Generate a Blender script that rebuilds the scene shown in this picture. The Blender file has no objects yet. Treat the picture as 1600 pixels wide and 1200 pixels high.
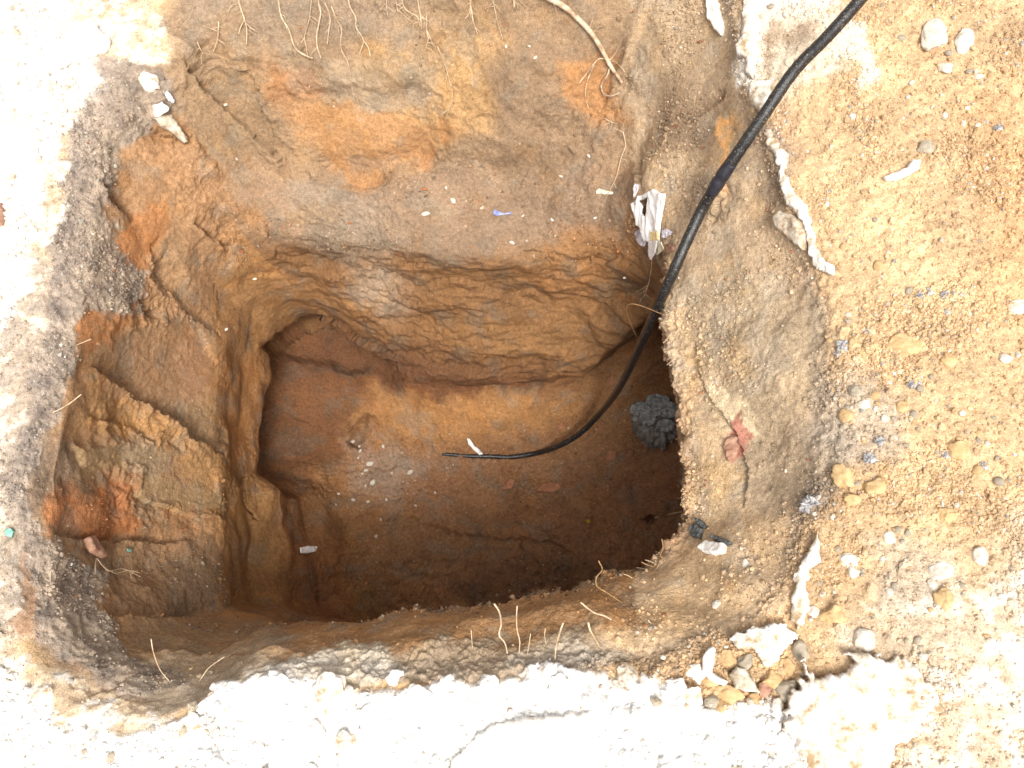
import bpy, bmesh, math, random
import numpy as np
from mathutils import Vector, Quaternion, Matrix

random.seed(7); rng = np.random.default_rng(7)
SC = bpy.context.scene
COL = SC.collection

# ------------------------------------------------------------------ camera
W, H = 1600, 1200
FPX = 1250.0
NAD = (1010.0, 980.0)          # where straight-down falls in the picture
CAM_H = 1.5                    # held 1.5 m above the ground
cam_d = bpy.data.cameras.new('camera')
cam = bpy.data.objects.new('camera', cam_d); COL.objects.link(cam)
cam_d.sensor_width = 36.0; cam_d.lens = 36.0 * FPX / W
cam_d.clip_start = 0.02; cam_d.clip_end = 300
v = Vector((NAD[0] - W/2, -(NAD[1] - H/2), -FPX)).normalized()
Q = v.rotation_difference(Vector((0, 0, -1)))
cam.rotation_mode = 'QUATERNION'; cam.rotation_quaternion = Q
cam.location = (0, 0, CAM_H)
SC.camera = cam
RM = np.array(Q.to_matrix())

# ------------------------------------------------------------------ light
SUN_EL, SUN_AZ = math.radians(62), math.radians(150)   # direction the light comes from
w = bpy.data.worlds.new('World'); SC.world = w; w.use_nodes = True
nt = w.node_tree; bg = nt.nodes['Background']
sky = nt.nodes.new('ShaderNodeTexSky'); sky.sky_type = 'NISHITA'; sky.sun_disc = False
sky.sun_elevation = SUN_EL; sky.sun_rotation = SUN_AZ; sky.dust_density = 6; sky.air_density = 1.0
hs = nt.nodes.new('ShaderNodeHueSaturation'); hs.inputs['Saturation'].default_value = 0.18
wm = nt.nodes.new('ShaderNodeMix'); wm.data_type = 'RGBA'; wm.blend_type = 'MULTIPLY'
wm.inputs[0].default_value = 1; wm.inputs[7].default_value = (1.0, 0.97, 0.92, 1)
nt.links.new(sky.outputs[0], hs.inputs['Color']); nt.links.new(hs.outputs[0], wm.inputs[6])
nt.links.new(wm.outputs[2], bg.inputs[0]); bg.inputs[1].default_value = 0.12
sl = bpy.data.lights.new('sun', 'SUN'); sl.energy = 1.5; sl.angle = math.radians(20); sl.color = (1, 0.95, 0.87)
so = bpy.data.objects.new('sun', sl); COL.objects.link(so)
sd = Vector((math.sin(SUN_AZ)*math.cos(SUN_EL), math.cos(SUN_AZ)*math.cos(SUN_EL), math.sin(SUN_EL)))
so.rotation_euler = sd.to_track_quat('Z', 'Y').to_euler()
SC.view_settings.view_transform = 'Standard'; SC.view_settings.look = 'None'
SC.view_settings.exposure = 0.88; SC.view_settings.gamma = 1.0
try:
    SC.cycles.max_bounces = 8; SC.cycles.diffuse_bounces = 5
except Exception: pass

# ------------------------------------------------------------------ maths helpers
def ray_np(px, py):
    d = np.stack([px - W/2, -(py - H/2), np.full_like(px, -FPX)], -1)
    return d @ RM.T
def unproj(px, py, z):
    d = ray_np(px, py); t = (z - CAM_H) / d[..., 2]
    p = d * t[..., None]; p[..., 2] += CAM_H
    return p
def proj(p):
    q = (p - np.array([0, 0, CAM_H])) @ RM
    return W/2 + FPX*q[..., 0]/-q[..., 2], H/2 - FPX*q[..., 1]/-q[..., 2]

_p = rng.permutation(256).astype(np.int32); PERM = np.concatenate([_p, _p, _p])
_g = rng.normal(size=(256, 3)).astype(np.float32); GR = _g / np.linalg.norm(_g, axis=1)[:, None]
def perlin(x, y, z):
    xi = np.floor(x); yi = np.floor(y); zi = np.floor(z)
    fx = (x - xi).astype(np.float32); fy = (y - yi).astype(np.float32); fz = (z - zi).astype(np.float32)
    xi = xi.astype(np.int32) & 255; yi = yi.astype(np.int32) & 255; zi = zi.astype(np.int32) & 255
    u = fx*fx*fx*(fx*(fx*6-15)+10); vv = fy*fy*fy*(fy*(fy*6-15)+10); ww = fz*fz*fz*(fz*(fz*6-15)+10)
    def g(a, b, c):
        h = PERM[PERM[PERM[(xi+a) & 255] + ((yi+b) & 255)] + ((zi+c) & 255)]
        G = GR[h]
        return G[..., 0]*(fx-a) + G[..., 1]*(fy-b) + G[..., 2]*(fz-c)
    def lp(a, b, t): return a + t*(b-a)
    x00 = lp(g(0,0,0), g(1,0,0), u); x10 = lp(g(0,1,0), g(1,1,0), u)
    x01 = lp(g(0,0,1), g(1,0,1), u); x11 = lp(g(0,1,1), g(1,1,1), u)
    return lp(lp(x00, x10, vv), lp(x01, x11, vv), ww) * 1.6
def pn(P, f, off=0.0, sz=1.0):
    return perlin(P[..., 0]*f + off, P[..., 1]*f + off*1.7 + 31.3, P[..., 2]*f*sz + off*.6 + 11.7)
def fbm(P, f, o=3, off=0.0, sz=1.0, gain=.5):
    s = 0; a = 1.0
    for i in range(o):
        s = s + a*pn(P, f*2.03**i, off + 7.1*i, sz); a *= gain
    return s
def sstep(a, b, x):
    t = np.clip((x-a)/(b-a), 0, 1); return t*t*(3-2*t)
def seg_dist(px, py, a, b):
    ax, ay = a; bx, by = b; dx, dy = bx-ax, by-ay
    t = np.clip(((px-ax)*dx + (py-ay)*dy)/(dx*dx+dy*dy+1e-12), 0, 1)
    return np.hypot(px-ax-t*dx, py-ay-t*dy), t, (px-ax)*dy - (py-ay)*dx
def sdf_poly(px, py, poly):           # positive inside
    d = np.full(px.shape, 1e9); ins = np.zeros(px.shape, bool)
    n = len(poly)
    for i in range(n):
        a, b = poly[i], poly[(i+1) % n]
        d = np.minimum(d, seg_dist(px, py, a, b)[0])
        c = ((a[1] > py) != (b[1] > py))
        with np.errstate(divide='ignore', invalid='ignore'):
            xx = (b[0]-a[0])*(py-a[1])/((b[1]-a[1]) if b[1] != a[1] else 1e-9) + a[0]
        ins ^= c & (px < xx)
    return np.where(ins, d, -d)
def lin(c): 
    c = np.array(c, float)/255; return np.where(c < .04045, c/12.92, ((c+.055)/1.055)**2.4)

# ------------------------------------------------------------------ materials
def new_mat(name):
    m = bpy.data.materials.new(name); m.use_nodes = True
    n = m.node_tree.nodes; b = n['Principled BSDF']; return m, m.node_tree, n, b
def noise_node(nt, scale, detail=4, rough=.6, coord=None):
    t = nt.nodes.new('ShaderNodeTexNoise'); t.inputs['Scale'].default_value = scale
    t.inputs['Detail'].default_value = detail; t.inputs['Roughness'].default_value = rough
    if coord is not None: nt.links.new(coord, t.inputs['Vector'])
    return t
def ramp(nt, src, stops):
    r = nt.nodes.new('ShaderNodeValToRGB'); e = r.color_ramp.elements
    e[0].position, e[0].color = stops[0][0], (*stops[0][1], 1)
    e[1].position, e[1].color = stops[-1][0], (*stops[-1][1], 1)
    for p, c in stops[1:-1]:
        x = e.new(p); x.color = (*c, 1)
    nt.links.new(src, r.inputs[0]); return r.outputs[0]
def mixc(nt, a, b, fac=1.0, mode='MULTIPLY'):
    m = nt.nodes.new('ShaderNodeMix'); m.data_type = 'RGBA'; m.blend_type = mode
    for k, s in ((0, fac), (6, a), (7, b)):
        if hasattr(s, 'links'): nt.links.new(s, m.inputs[k])
        elif k == 0: m.inputs[0].default_value = s
        else: m.inputs[k].default_value = (*s, 1)
    return m.outputs[2]
def earth_mat(name, attr='Col', bump=.5, sparkle=True):
    m, nt, n, b = new_mat(name)
    at = n.new('ShaderNodeAttribute'); at.attribute_name = attr
    tc = n.new('ShaderNodeTexCoord').outputs['Object']
    n1 = noise_node(nt, 420, 3, .7, tc); n2 = noise_node(nt, 110, 5, .65, tc)
    g = (1,)*3
    c = mixc(nt, at.outputs['Color'], ramp(nt, n1.outputs[0], [(.3, (.62,)*3), (.5, (1,)*3), (.72, (1.45,)*3)]))
    c = mixc(nt, c, ramp(nt, n2.outputs[0], [(.3, (.72, .70, .68)), (.5, (1,)*3), (.7, (1.2, 1.22, 1.25))]))
    if sparkle:
        vo = n.new('ShaderNodeTexVoronoi'); vo.inputs['Scale'].default_value = 170; nt.links.new(tc, vo.inputs['Vector'])
        sp = ramp(nt, vo.outputs['Distance'], [(.10, (1,)*3), (.16, (0,)*3)])
        bw = n.new('ShaderNodeSeparateColor'); nt.links.new(vo.outputs['Color'], bw.inputs[0])
        th = ramp(nt, bw.outputs[0], [(.90, (0,)*3), (.93, (1,)*3)])
        f = mixc(nt, sp, th)
        f2 = n.new('ShaderNodeMath'); f2.operation = 'MULTIPLY'; f2.inputs[1].default_value = .55
        nt.links.new(f, f2.inputs[0])
        c = mixc(nt, c, (.62, .56, .48), f2.outputs[0], 'MIX')
    nt.links.new(c, b.inputs['Base Color'])
    b.inputs['Roughness'].default_value = .93; b.inputs['Specular IOR Level'].default_value = .25
    n3 = noise_node(nt, 260, 6, .7, tc); n4 = noise_node(nt, 60, 4, .6, tc)
    b1 = n.new('ShaderNodeBump'); b1.inputs['Strength'].default_value = bump; b1.inputs['Distance'].default_value = .006
    b2 = n.new('ShaderNodeBump'); b2.inputs['Strength'].default_value = bump*.6; b2.inputs['Distance'].default_value = .012
    nt.links.new(n3.outputs[0], b1.inputs['Height']); nt.links.new(n4.outputs[0], b2.inputs['Height'])
    nt.links.new(b2.outputs[0], b1.inputs['Normal']); nt.links.new(b1.outputs[0], b.inputs['Normal'])
    return m
def simple_mat(name, c1, c2, scale=60, rough=.85, bump=.3, dist=.004, spec=.3, stops=(.35, .65), c3=None):
    m, nt, n, b = new_mat(name)
    tc = n.new('ShaderNodeTexCoord').outputs['Object']
    n1 = noise_node(nt, scale, 6, .65, tc)
    st = [(stops[0], c1), (stops[1], c2)]
    if c3: st.append((min(.95, stops[1]+.12), c3))
    nt.links.new(ramp(nt, n1.outputs[0], st), b.inputs['Base Color'])
    b.inputs['Roughness'].default_value = rough; b.inputs['Specular IOR Level'].default_value = spec
    n2 = noise_node(nt, scale*3, 5, .6, tc)
    bp = n.new('ShaderNodeBump'); bp.inputs['Strength'].default_value = bump; bp.inputs['Distance'].default_value = dist
    nt.links.new(n2.outputs[0], bp.inputs['Height']); nt.links.new(bp.outputs[0], b.inputs['Normal'])
    return m
M = {}
M['earth'] = earth_mat('earth', bump=.55)
M['crumb'] = earth_mat('crumb', bump=.5, sparkle=False)
M['lime'] = simple_mat('lime', (.40, .28, .16), (.70, .62, .52), 34, .9, .7, .006, stops=(.36, .47), c3=(.86, .83, .80))
M['limeclean'] = simple_mat('limeclean', (.60, .52, .42), (.86, .83, .79), 50, .9, .6, .005, stops=(.3, .42))
M['limetan'] = simple_mat('limetan', (.34, .24, .14), (.70, .62, .52), 60, .9, .6, .005, stops=(.36, .58))
M['stonegrey'] = simple_mat('stonegrey', (.28, .24, .18), (.48, .41, .32), 70, .85, .5, .003)
M['stonetan'] = simple_mat('stonetan', (.46, .30, .14), (.66, .47, .26), 60, .88, .5, .004)
M['stonewhite'] = simple_mat('stonewhite', (.50, .43, .34), (.80, .76, .70), 70, .85, .5, .003)
M['stonedark'] = simple_mat('stonedark', (.09, .09, .10), (.62, .60, .60), 110, .7, .7, .003)
M['root'] = simple_mat('root', (.36, .24, .14), (.72, .57, .40), 45, .75, .3, .001)
M['rootbark'] = simple_mat('rootbark', (.30, .17, .10), (.70, .58, .42), 55, .8, .6, .002)
M['rootbrown'] = simple_mat('rootbrown', (.22, .12, .05), (.40, .25, .12), 90, .8, .3, .001)
M['cable'] = simple_mat('cable', (.012, .012, .014), (.04, .036, .032), 230, .26, .45, .002, .7, stops=(.52, .60), c3=(.30, .26, .20))
M['tape'] = simple_mat('tape', (.01, .01, .016), (.035, .035, .05), 60, .35, .5, .003, .5)
M['leaf'] = simple_mat('leaf', (.30, .12, .06), (.42, .20, .11), 60, .6, .3, .002)
M['slate'] = simple_mat('slate', (.06, .07, .075), (.20, .21, .20), 60, .55, .8, .004)
M['brick'] = simple_mat('brick', (.30, .14, .09), (.46, .29, .21), 80, .9, .5, .003)

# ------------------------------------------------------------------ the pit: contours of the dug hole, outermost first
CX, CY = 740.0, 760.0
KS = [
 # K0 rim, where the level ground ends
 [(740,-150,0),(560,-140,0),(400,-110,0),(290,-60,0),(215,30,0),(150,100,0),(110,160,0),(92,300,0),(66,450,0),(46,600,0),(26,750,0),(16,900,0),(36,1020,0),
  (100,1100,0),(220,1130,0),(300,1100,0),(350,1070,0),(430,1045,0),(520,1055,-.005),(640,1062,0),(740,1056,0),(850,1050,0),(940,1045,0),(1040,1060,0),(1110,1010,0),(1200,970,0),(1240,910,0),(1275,840,0),
  (1300,760,0),(1310,680,0),(1316,600,0),(1310,500,0),(1290,420,0),(1250,330,0),(1215,260,0),(1180,170,0),(1165,90,0),(1150,0,0),(1135,-130,0),(1000,-150,0)],
 # K1 upper lip
 [(740,-30,-.06),(560,-20,-.06),(420,0,-.06),(320,40,-.05),(262,95,-.04),(200,140,-.05),(165,220,-.05),(155,330,-.06),(140,450,-.06),(120,560,-.06),(100,700,-.06),(85,820,-.06),(90,920,-.06),(120,1010,-.06),
  (200,1075,-.07),(290,1062,-.08),(350,1040,-.07),(430,1010,-.05),(520,1012,-.05),(640,1012,-.05),(740,1012,-.05),(850,1000,-.05),(950,985,-.05),(1040,970,-.05),(1120,940,-.05),(1180,890,-.06),(1200,810,-.07),
  (1215,740,-.07),(1220,640,-.07),(1225,540,-.07),(1215,430,-.07),(1190,320,-.07),(1160,240,-.07),(1130,140,-.07),(1100,0,-.06),(1050,-60,-.06),(985,-50,-.08),(900,-40,-.06)],
 # K2
 [(740,120,-.22),(560,140,-.22),(430,140,-.20),(345,120,-.15),(300,170,-.14),(255,250,-.17),(235,330,-.20),(225,450,-.24),(205,560,-.27),(190,680,-.29),(180,800,-.30),(185,900,-.30),(245,985,-.26),(330,1010,-.22),
  (420,992,-.2),(520,988,-.12),(640,978,-.12),(740,970,-.12),(850,955,-.12),(950,938,-.12),(1030,915,-.12),(1100,880,-.13),(1135,815,-.14),(1145,700,-.14),(1145,560,-.14),(1140,440,-.15),(1115,330,-.17),
  (1090,230,-.17),(1065,120,-.14),(1010,20,-.13),(985,60,-.15),(965,90,-.22),(860,110,-.22)],
 # K3 back of the shelf, and the overhanging lip on the right and near side
 [(740,272,-.44),(600,292,-.44),(480,285,-.42),(400,250,-.34),(340,290,-.30),(300,370,-.32),(285,460,-.38),(270,560,-.42),(270,680,-.45),(268,780,-.46),(270,880,-.46),(300,962,-.42),(350,985,-.38),(440,985,-.30),
  (545,972,-.24),(640,960,-.22),(740,943,-.22),(850,926,-.22),(960,906,-.22),(1015,885,-.22),(1050,850,-.23),(1070,815,-.23),(1062,720,-.23),(1058,640,-.24),(1044,560,-.25),(1046,500,-.26),(1050,440,-.27),
  (1035,400,-.28),(1022,340,-.28),(1000,280,-.28),(975,270,-.38),(860,275,-.44)],
 # K4 front of the shelf
 [(740,398,-.53),(600,395,-.53),(510,380,-.52),(440,360,-.48),(380,385,-.50),(352,460,-.56),(342,560,-.60),(340,680,-.62),(345,780,-.62),(345,880,-.62),(350,955,-.60),(440,975,-.5),
  (545,990,-.5),(640,980,-.5),(740,970,-.5),(850,955,-.5),(960,935,-.5),(1030,905,-.5),(1075,860,-.5),(1095,815,-.5),(1085,720,-.5),(1078,640,-.5),(1066,560,-.48),(1060,500,-.42),(1052,460,-.38),
  (1030,425,-.38),(1005,400,-.42),(950,385,-.50),(860,390,-.53)],
 # K5
 [(740,485,-.76),(600,480,-.76),(490,455,-.72),(430,450,-.68),(385,490,-.72),(380,560,-.76),(378,680,-.80),(380,760,-.80),(385,870,-.82),(395,940,-.82),(470,965,-.8),
  (545,985,-.8),(640,985,-.8),(740,975,-.8),(850,960,-.8),(960,940,-.8),(1045,910,-.8),(1085,865,-.8),(1105,815,-.8),(1095,720,-.8),(1088,640,-.8),(1076,560,-.76),(1066,510,-.65),(1040,465,-.6),
  (1005,455,-.64),(950,460,-.72),(860,480,-.76)],
 # K6 the sharp edge above the recess
 [(740,598,-1.0),(640,598,-1.0),(560,548,-.97),(490,508,-.93),(422,545,-.90),(412,620,-.90),(405,690,-.90),(400,738,-.90),(440,765,-.92),(452,870,-.97),(460,945,-1.0),(510,968,-1.0),
  (560,985,-1.),(640,985,-1.),(740,975,-1.),(850,960,-1.),(960,945,-1.),(1050,915,-1.),(1090,870,-1.),(1110,815,-1.),(1100,720,-1.),(1094,640,-1.),(1082,570,-1.0),(1066,520,-.95),(1015,500,-.93),
  (965,540,-.95),(915,585,-1.0),(850,602,-1.0)],
 # K7 below the edge
 [(740,586,-1.12),(640,582,-1.13),(560,536,-1.14),(490,500,-1.12),(424,540,-1.08),(404,620,-1.08),(398,690,-1.08),(396,738,-1.06),(470,775,-1.08),(490,870,-1.10),(500,945,-1.12),(530,965,-1.12),
  (570,985,-1.15),(640,985,-1.15),(740,975,-1.15),(850,960,-1.15),(960,945,-1.15),(1050,918,-1.15),(1095,870,-1.15),(1115,815,-1.15),(1106,720,-1.15),(1100,640,-1.15),(1088,580,-1.12),(1060,535,-1.08),(1010,500,-1.05),
  (962,536,-1.08),(914,574,-1.12),(850,590,-1.12)],
 # K8 floor edge
 [(740,700,-1.27),(640,690,-1.26),(575,645,-1.22),(550,690,-1.27),(535,730,-1.27),(530,790,-1.22),(545,860,-1.22),(560,930,-1.24),(580,965,-1.27),
  (640,970,-1.3),(740,962,-1.3),(850,948,-1.3),(960,935,-1.3),(1040,910,-1.3),(1085,870,-1.3),(1105,815,-1.3),(1098,720,-1.3),(1090,650,-1.28),(1070,600,-1.24),(1020,565,-1.2),
  (968,600,-1.2),(925,655,-1.25),(850,690,-1.27)],
 # K9 floor
 [(740,735,-1.30),(660,735,-1.30),(620,760,-1.30),(640,820,-1.28),(740,850,-1.29),(850,850,-1.29),(940,830,-1.3),(960,760,-1.3),(900,725,-1.30),(820,730,-1.30)],
]
NA = 1800
SEG_ROWS = [46, 62, 78, 70, 62, 72, 30, 70, 60, 70]        # K0-K1 ... K8-K9, K9-centre
th = np.linspace(0, 2*np.pi, NA, endpoint=False)           # clockwise from up
def contour(pts):
    a = np.array([math.atan2(x-CX, CY-y) % (2*math.pi) for x, y, z in pts])
    r = np.array([math.hypot(x-CX, y-CY) for x, y, z in pts]); z = np.array([p[2] for p in pts])
    o = np.argsort(a); a, r, z = a[o], r[o], z[o]
    # straight chords between control points: interpolate x,y
    xs = CX + r*np.sin(a); ys = CY - r*np.cos(a)
    aa = np.concatenate([a[-1:]-2*np.pi, a, a[:1]+2*np.pi]); xx = np.concatenate([xs[-1:], xs, xs[:1]])
    yy = np.concatenate([ys[-1:], ys, ys[:1]]); zz = np.concatenate([z[-1:], z, z[:1]])
    i = np.clip(np.searchsorted(aa, th, side='right')-1, 0, len(aa)-2)
    # intersect direction th with chord
    dx, dy = np.sin(th), -np.cos(th)
    x1, y1, x2, y2 = xx[i]-CX, yy[i]-CY, xx[i+1]-CX, yy[i+1]-CY
    ex, ey = x2-x1, y2-y1
    den = dx*ey - dy*ex
    R = (x1*ey - y1*ex)/np.where(abs(den) < 1e-9, 1e-9, den)
    t = np.where(abs(ex) > abs(ey), (R*dx-x1)/np.where(ex == 0, 1e-9, ex), (R*dy-y1)/np.where(ey == 0, 1e-9, ey))
    Z = zz[i] + (zz[i+1]-zz[i])*np.clip(t, 0, 1)
    # soften corners
    k = np.array([1, 2, 3, 4, 3, 2, 1.]); k /= k.sum()
    def sm(q):
        for _ in range(2):
            e = np.concatenate([q[-3:], q, q[:3]]); q = np.convolve(e, k, 'valid')
        return q
    return sm(R), sm(Z)
rings = [contour(k) for k in KS]
def ring_px(k): R, Z = rings[k]; return CX + R*np.sin(th), CY - R*np.cos(th), Z
# world rings
WR = []
for k in range(len(KS)):
    x, y, z = ring_px(k); WR.append(unproj(x, y, z))
cen = unproj(np.array([CX]), np.array([CY+20.]), np.array([-1.31]))[0]
WR.append(np.repeat(cen[None], NA, 0))
# ground outside the rim
out = []
ctr2 = np.array([-.35, .6])
d0 = WR[0][:, :2] - ctr2; r0 = np.linalg.norm(d0, axis=1); u0 = d0/r0[:, None]
rho = list(np.linspace(0, .95, 190)[1:]) + [1.1, 1.4, 2, 3, 5, 9, 20, 60]
rows, rowk = [], []
for s in rho[::-1]:
    q = np.zeros((NA, 3)); q[:, :2] = WR[0][:, :2] + u0*s; rows.append(q); rowk.append(-s)
# lofted pit: linear with a little rounding
for k in range(len(WR)-1):
    n = SEG_ROWS[k]
    for j in range(n):
        t = j/n; rows.append(WR[k]*(1-t) + WR[k+1]*t); rowk.append(k+t)
rows.append(WR[-1]); rowk.append(len(WR)-1)
P = np.array(rows); rowk = np.array(rowk)
NR = len(rows)
# smooth along the profile so that the contours do not read as creases
i0 = int(np.argmax(rowk >= 0)); i6 = int(np.argmax(rowk >= 5.7)); i7 = int(np.argmax(rowk >= 7.2))
for _ in range(26):
    S = P.copy(); S[1:-1] = .25*P[:-2] + .5*P[1:-1] + .25*P[2:]
    wgt = np.ones(NR); wgt[:i0-4] = 0; wgt[i6:i7] = .12; wgt[-2:] = 0
    P = P + wgt[:, None, None]*(S-P)
# the floor is worn smooth: even it out around the pit as well
fr = int(np.argmax(rowk >= 7.4))
for k_ in range(fr, NR-1):
    it = int(4 + 60*min(1, (rowk[k_]-7.4)/1.5)); q = P[k_]
    f = np.fft.rfft(q, axis=0); fq = np.arange(f.shape[0])[:, None]; sg = NA/(2*np.pi*max(3., it*1.1))
    P[k_] = np.fft.irfft(f*np.exp(-.5*(fq/sg)**2), NA, axis=0)
for _ in range(30):
    S = P[fr:-1].copy(); S[1:-1] = .25*P[fr:-3] + .5*P[fr+1:-2] + .25*P[fr+2:-1]; P[fr:-1] = S
PX, PY = proj(P)
RK = np.repeat(rowk[:, None], NA, 1)
TH = np.repeat(th[None], NR, 0)
inside = RK > 3.02
tdeg = np.degrees(TH)
hid = inside & (RK < 7.7) & (tdeg > 35) & (tdeg < 205)      # right and near walls under the lip

# warped picture coordinates for ragged outlines
WXn = fbm(P, 9, 3, 3.0); WYn = fbm(P, 9, 3, 55.0)
WX2 = fbm(P, 45, 2, 13.0); WY2 = fbm(P, 45, 2, 75.0)
WX3 = fbm(P, 150, 2, 113.0); WX = PX + 20*WXn + 8*WX2 + 4*WX3; WY = PY + 20*WYn + 8*WY2 - 4*WX3
def mask(poly, feather=6, rag=1.0, rows=None):
    poly = [tuple(map(float, p)) for p in poly]
    xs = [p[0] for p in poly]; ys = [p[1] for p in poly]; m = 40 + feather
    sel = (PX > min(xs)-m) & (PX < max(xs)+m) & (PY > min(ys)-m) & (PY < max(ys)+m)
    if rows is None: sel &= ~hid
    else: sel &= (RK >= rows[0]) & (RK <= rows[1])
    out = np.zeros(PX.shape)
    x = PX[sel] + rag*(WX[sel]-PX[sel]); y = PY[sel] + rag*(WY[sel]-PY[sel])
    if x.size: out[sel] = sstep(-feather, feather, sdf_poly(x, y, poly))
    return out

# ---------------- masks used both for colour and shape
GND = sstep(.35, -.05, RK)
mk = {}
mk['whiteB'] = mask([(-400,1040),(40,1060),(90,1130),(190,1155),(250,1135),(305,1108),(340,1082),(400,1062),(450,1050),(500,1075),(560,1092),(620,1090),(700,1065),(760,1068),(850,1050),(960,1048),(1010,1060),(1060,1070),(1110,1085),(1200,1110),(1250,1120),(1500,1500),(-400,1500)], 7)
mk['whiteL'] = mask([(-500,-300),(60,-120),(120,30),(155,60),(160,120),(125,150),(95,200),(70,300),(50,400),(30,470),(0,520),(-10,700),(-30,900),(10,1000),(20,1100),(-400,1100)], 16)
mk['cream'] = mask([(-500,-300),(180,-200),(230,0),(275,60),(250,90),(165,120),(130,150),(112,280),(80,420),(60,520),(30,640),(15,800),(30,900),(40,1000),(60,1060),(200,1100),(300,1120),(300,1200),(-400,1200)], 14)
mk['crustR'] = mask([(1150,-100),(1330,-60),(1290,20),(1230,50),(1195,90),(1185,140),(1165,150),(1150,100)], 8)
mk['dark'] = mask([(165,95),(250,110),(270,170),(235,210),(180,250),(175,330),(235,420),(215,480),(130,500),(120,560),(100,640),(60,700),(50,820),(80,850),(150,880),(165,960),(200,1020),(290,1050),(300,1085),(180,1090),(90,1040),(60,940),(30,860),(0,800),(20,700),(60,560),(80,440),(100,300),(120,160)], 7)
mk['smooth'] = np.zeros(PX.shape)
SCARS = [  # smooth tool-cut faces on the left wall
 [(140,572),(235,630),(345,716),(352,600),(300,500),(235,505),(180,520)],
 [(222,740),(250,695),(330,730),(350,810),(300,806),(225,770)],
 [(240,400),(262,360),(330,440),(345,520),(300,500),(245,440)],
 [(320,130),(370,100),(420,180),(490,260),(480,285),(400,230),(350,190)],
 [(130,690),(250,700),(240,735),(140,720)],
 [(170,990),(220,965),(340,962),(420,975),(370,1020),(250,1020)],
 [(415,150),(500,160),(620,190),(700,210),(640,280),(540,290),(470,250)],
 [(290,90),(320,130),(400,230),(480,330),(420,360),(340,270),(290,180)],
 [(60,880),(60,800),(90,800)]]
for s in SCARS[:-1]: mk['smooth'] = np.maximum(mk['smooth'], mask(s, 5, .5))
mk['bank'] = sstep(.1, .6, RK)*sstep(3.3, 3.0, RK)*mask([(990,-120),(1400,-120),(1400,1000),(1150,1030),(960,1010),(990,880),(1040,820),(1030,540),(1035,430),(1010,330),(985,250),(985,100)], 8, .4)
mk['looseR'] = ((tdeg > 15) & (tdeg < 150))*sstep(.5, .1, RK)*(1-mk['whiteB'])
bottomw = sstep(170, 215, tdeg)*0
print('masks', NR, NA)

# ---------------- displacement
def billow(f, off, o=2): 
    return 1 - 2*np.abs(pn(P, f, off)) - .5*np.abs(pn(P, f*2.1, off+5))
dth = np.roll(P, -1, 1) - np.roll(P, 1, 1); dr = np.empty_like(P)
dr[1:-1] = P[2:] - P[:-2]; dr[0] = P[1]-P[0]; dr[-1] = P[-1]-P[-2]
N = np.cross(dth, dr); L = np.linalg.norm(N, axis=-1, keepdims=True)
N = N/np.maximum(L, 1e-12)
N[-3:] = (0, 0, 1)
if N[200, 0, 2] < 0: N[:-3] *= -1
near = (RK > -1.6)
rough = np.ones(PX.shape)
rough *= 1 - .88*mk['smooth']
disp = np.zeros(PX.shape)
walls = sstep(.1, .8, RK)
disp += (.020*fbm(P, 4.5, 3, 21.0))*np.where(RK > 0, .4+.6*walls, .5)*(1-.8*mk['smooth'])
bankm = sstep(.1, .6, RK)*sstep(3.6, 3.1, RK)*((tdeg > 22) & (tdeg < 225))
rough *= 1 - .72*bankm
lowr = sstep(3.3, 4.0, RK)*sstep(7.6, 6.8, RK); rough *= 1 - .45*lowr
rough *= 1 - .5*sstep(3.2, 3.7, RK)*sstep(7, 6, RK)*((tdeg > 222) & (tdeg < 312))
patchy = sstep(-.45, .55, fbm(P, 3.2, 2, 700.0)); patchy = .35 + .9*patchy
disp += .0075*fbm(P, 18, 3, 41.0)*rough*patchy*(.55+.45*walls)
disp += .0030*fbm(P, 62, 3, 61.0, gain=.6)*(.35+.65*rough)*patchy
# layered ridges on the walls (beds run level)
lw = sstep(3.4, 4.2, RK)*sstep(8.0, 6.8, RK)
fw = lw*sstep(285, 325, (tdeg+90) % 360+0*tdeg)
fw = lw*np.maximum(sstep(302, 335, tdeg), (tdeg < 60)*1.0)
rough *= 1 - .5*lw*sstep(285, 300, tdeg)*sstep(332, 318, tdeg)
bandl = sstep(3.6, 4.2, RK)*sstep(6.2, 5.7, RK)*((tdeg > 225) & (tdeg < 300))
st = fbm(P, 3.2, 4, 90.0, sz=3.2, gain=.62)
disp += .016*np.clip(st, -.9, .9)*fw*(.35+.8*patchy)
p3 = sstep(.0, .5, fbm(P, 5, 2, 930.0))
disp += .008*np.clip(billow(9, 350.), -.8, 1)*fw*p3
st2 = fbm(P, 14.0, 3, 190.0, sz=3.5); disp += .0020*(1-np.abs(st2)*2)*fw*(1-p3)
# clods on the banks and the ground
cl = billow(26, 300.); disp += .007*np.clip(cl, -.5, 1)*np.clip(mk['whiteB']+mk['cream']*.8+mk['whiteL'], 0, 1)
cl = billow(40, 320.); disp += .0045*np.clip(cl, -.5, 1)*np.clip(mk['dark']+mk['looseR'], 0, 1)
up = sstep(.2, .8, RK)*sstep(3.2, 2.0, RK)*((tdeg < 30) | (tdeg > 315))
disp += .009*np.clip(billow(13, 340.), -.6, 1)*up*rough*patchy
disp += .010*mk['whiteB'] + .006*mk['whiteL']
# gentle swell of the spoil on the right
disp += ((tdeg > 15) & (tdeg < 150))*sstep(.05, -.25, RK)*.03
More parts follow.
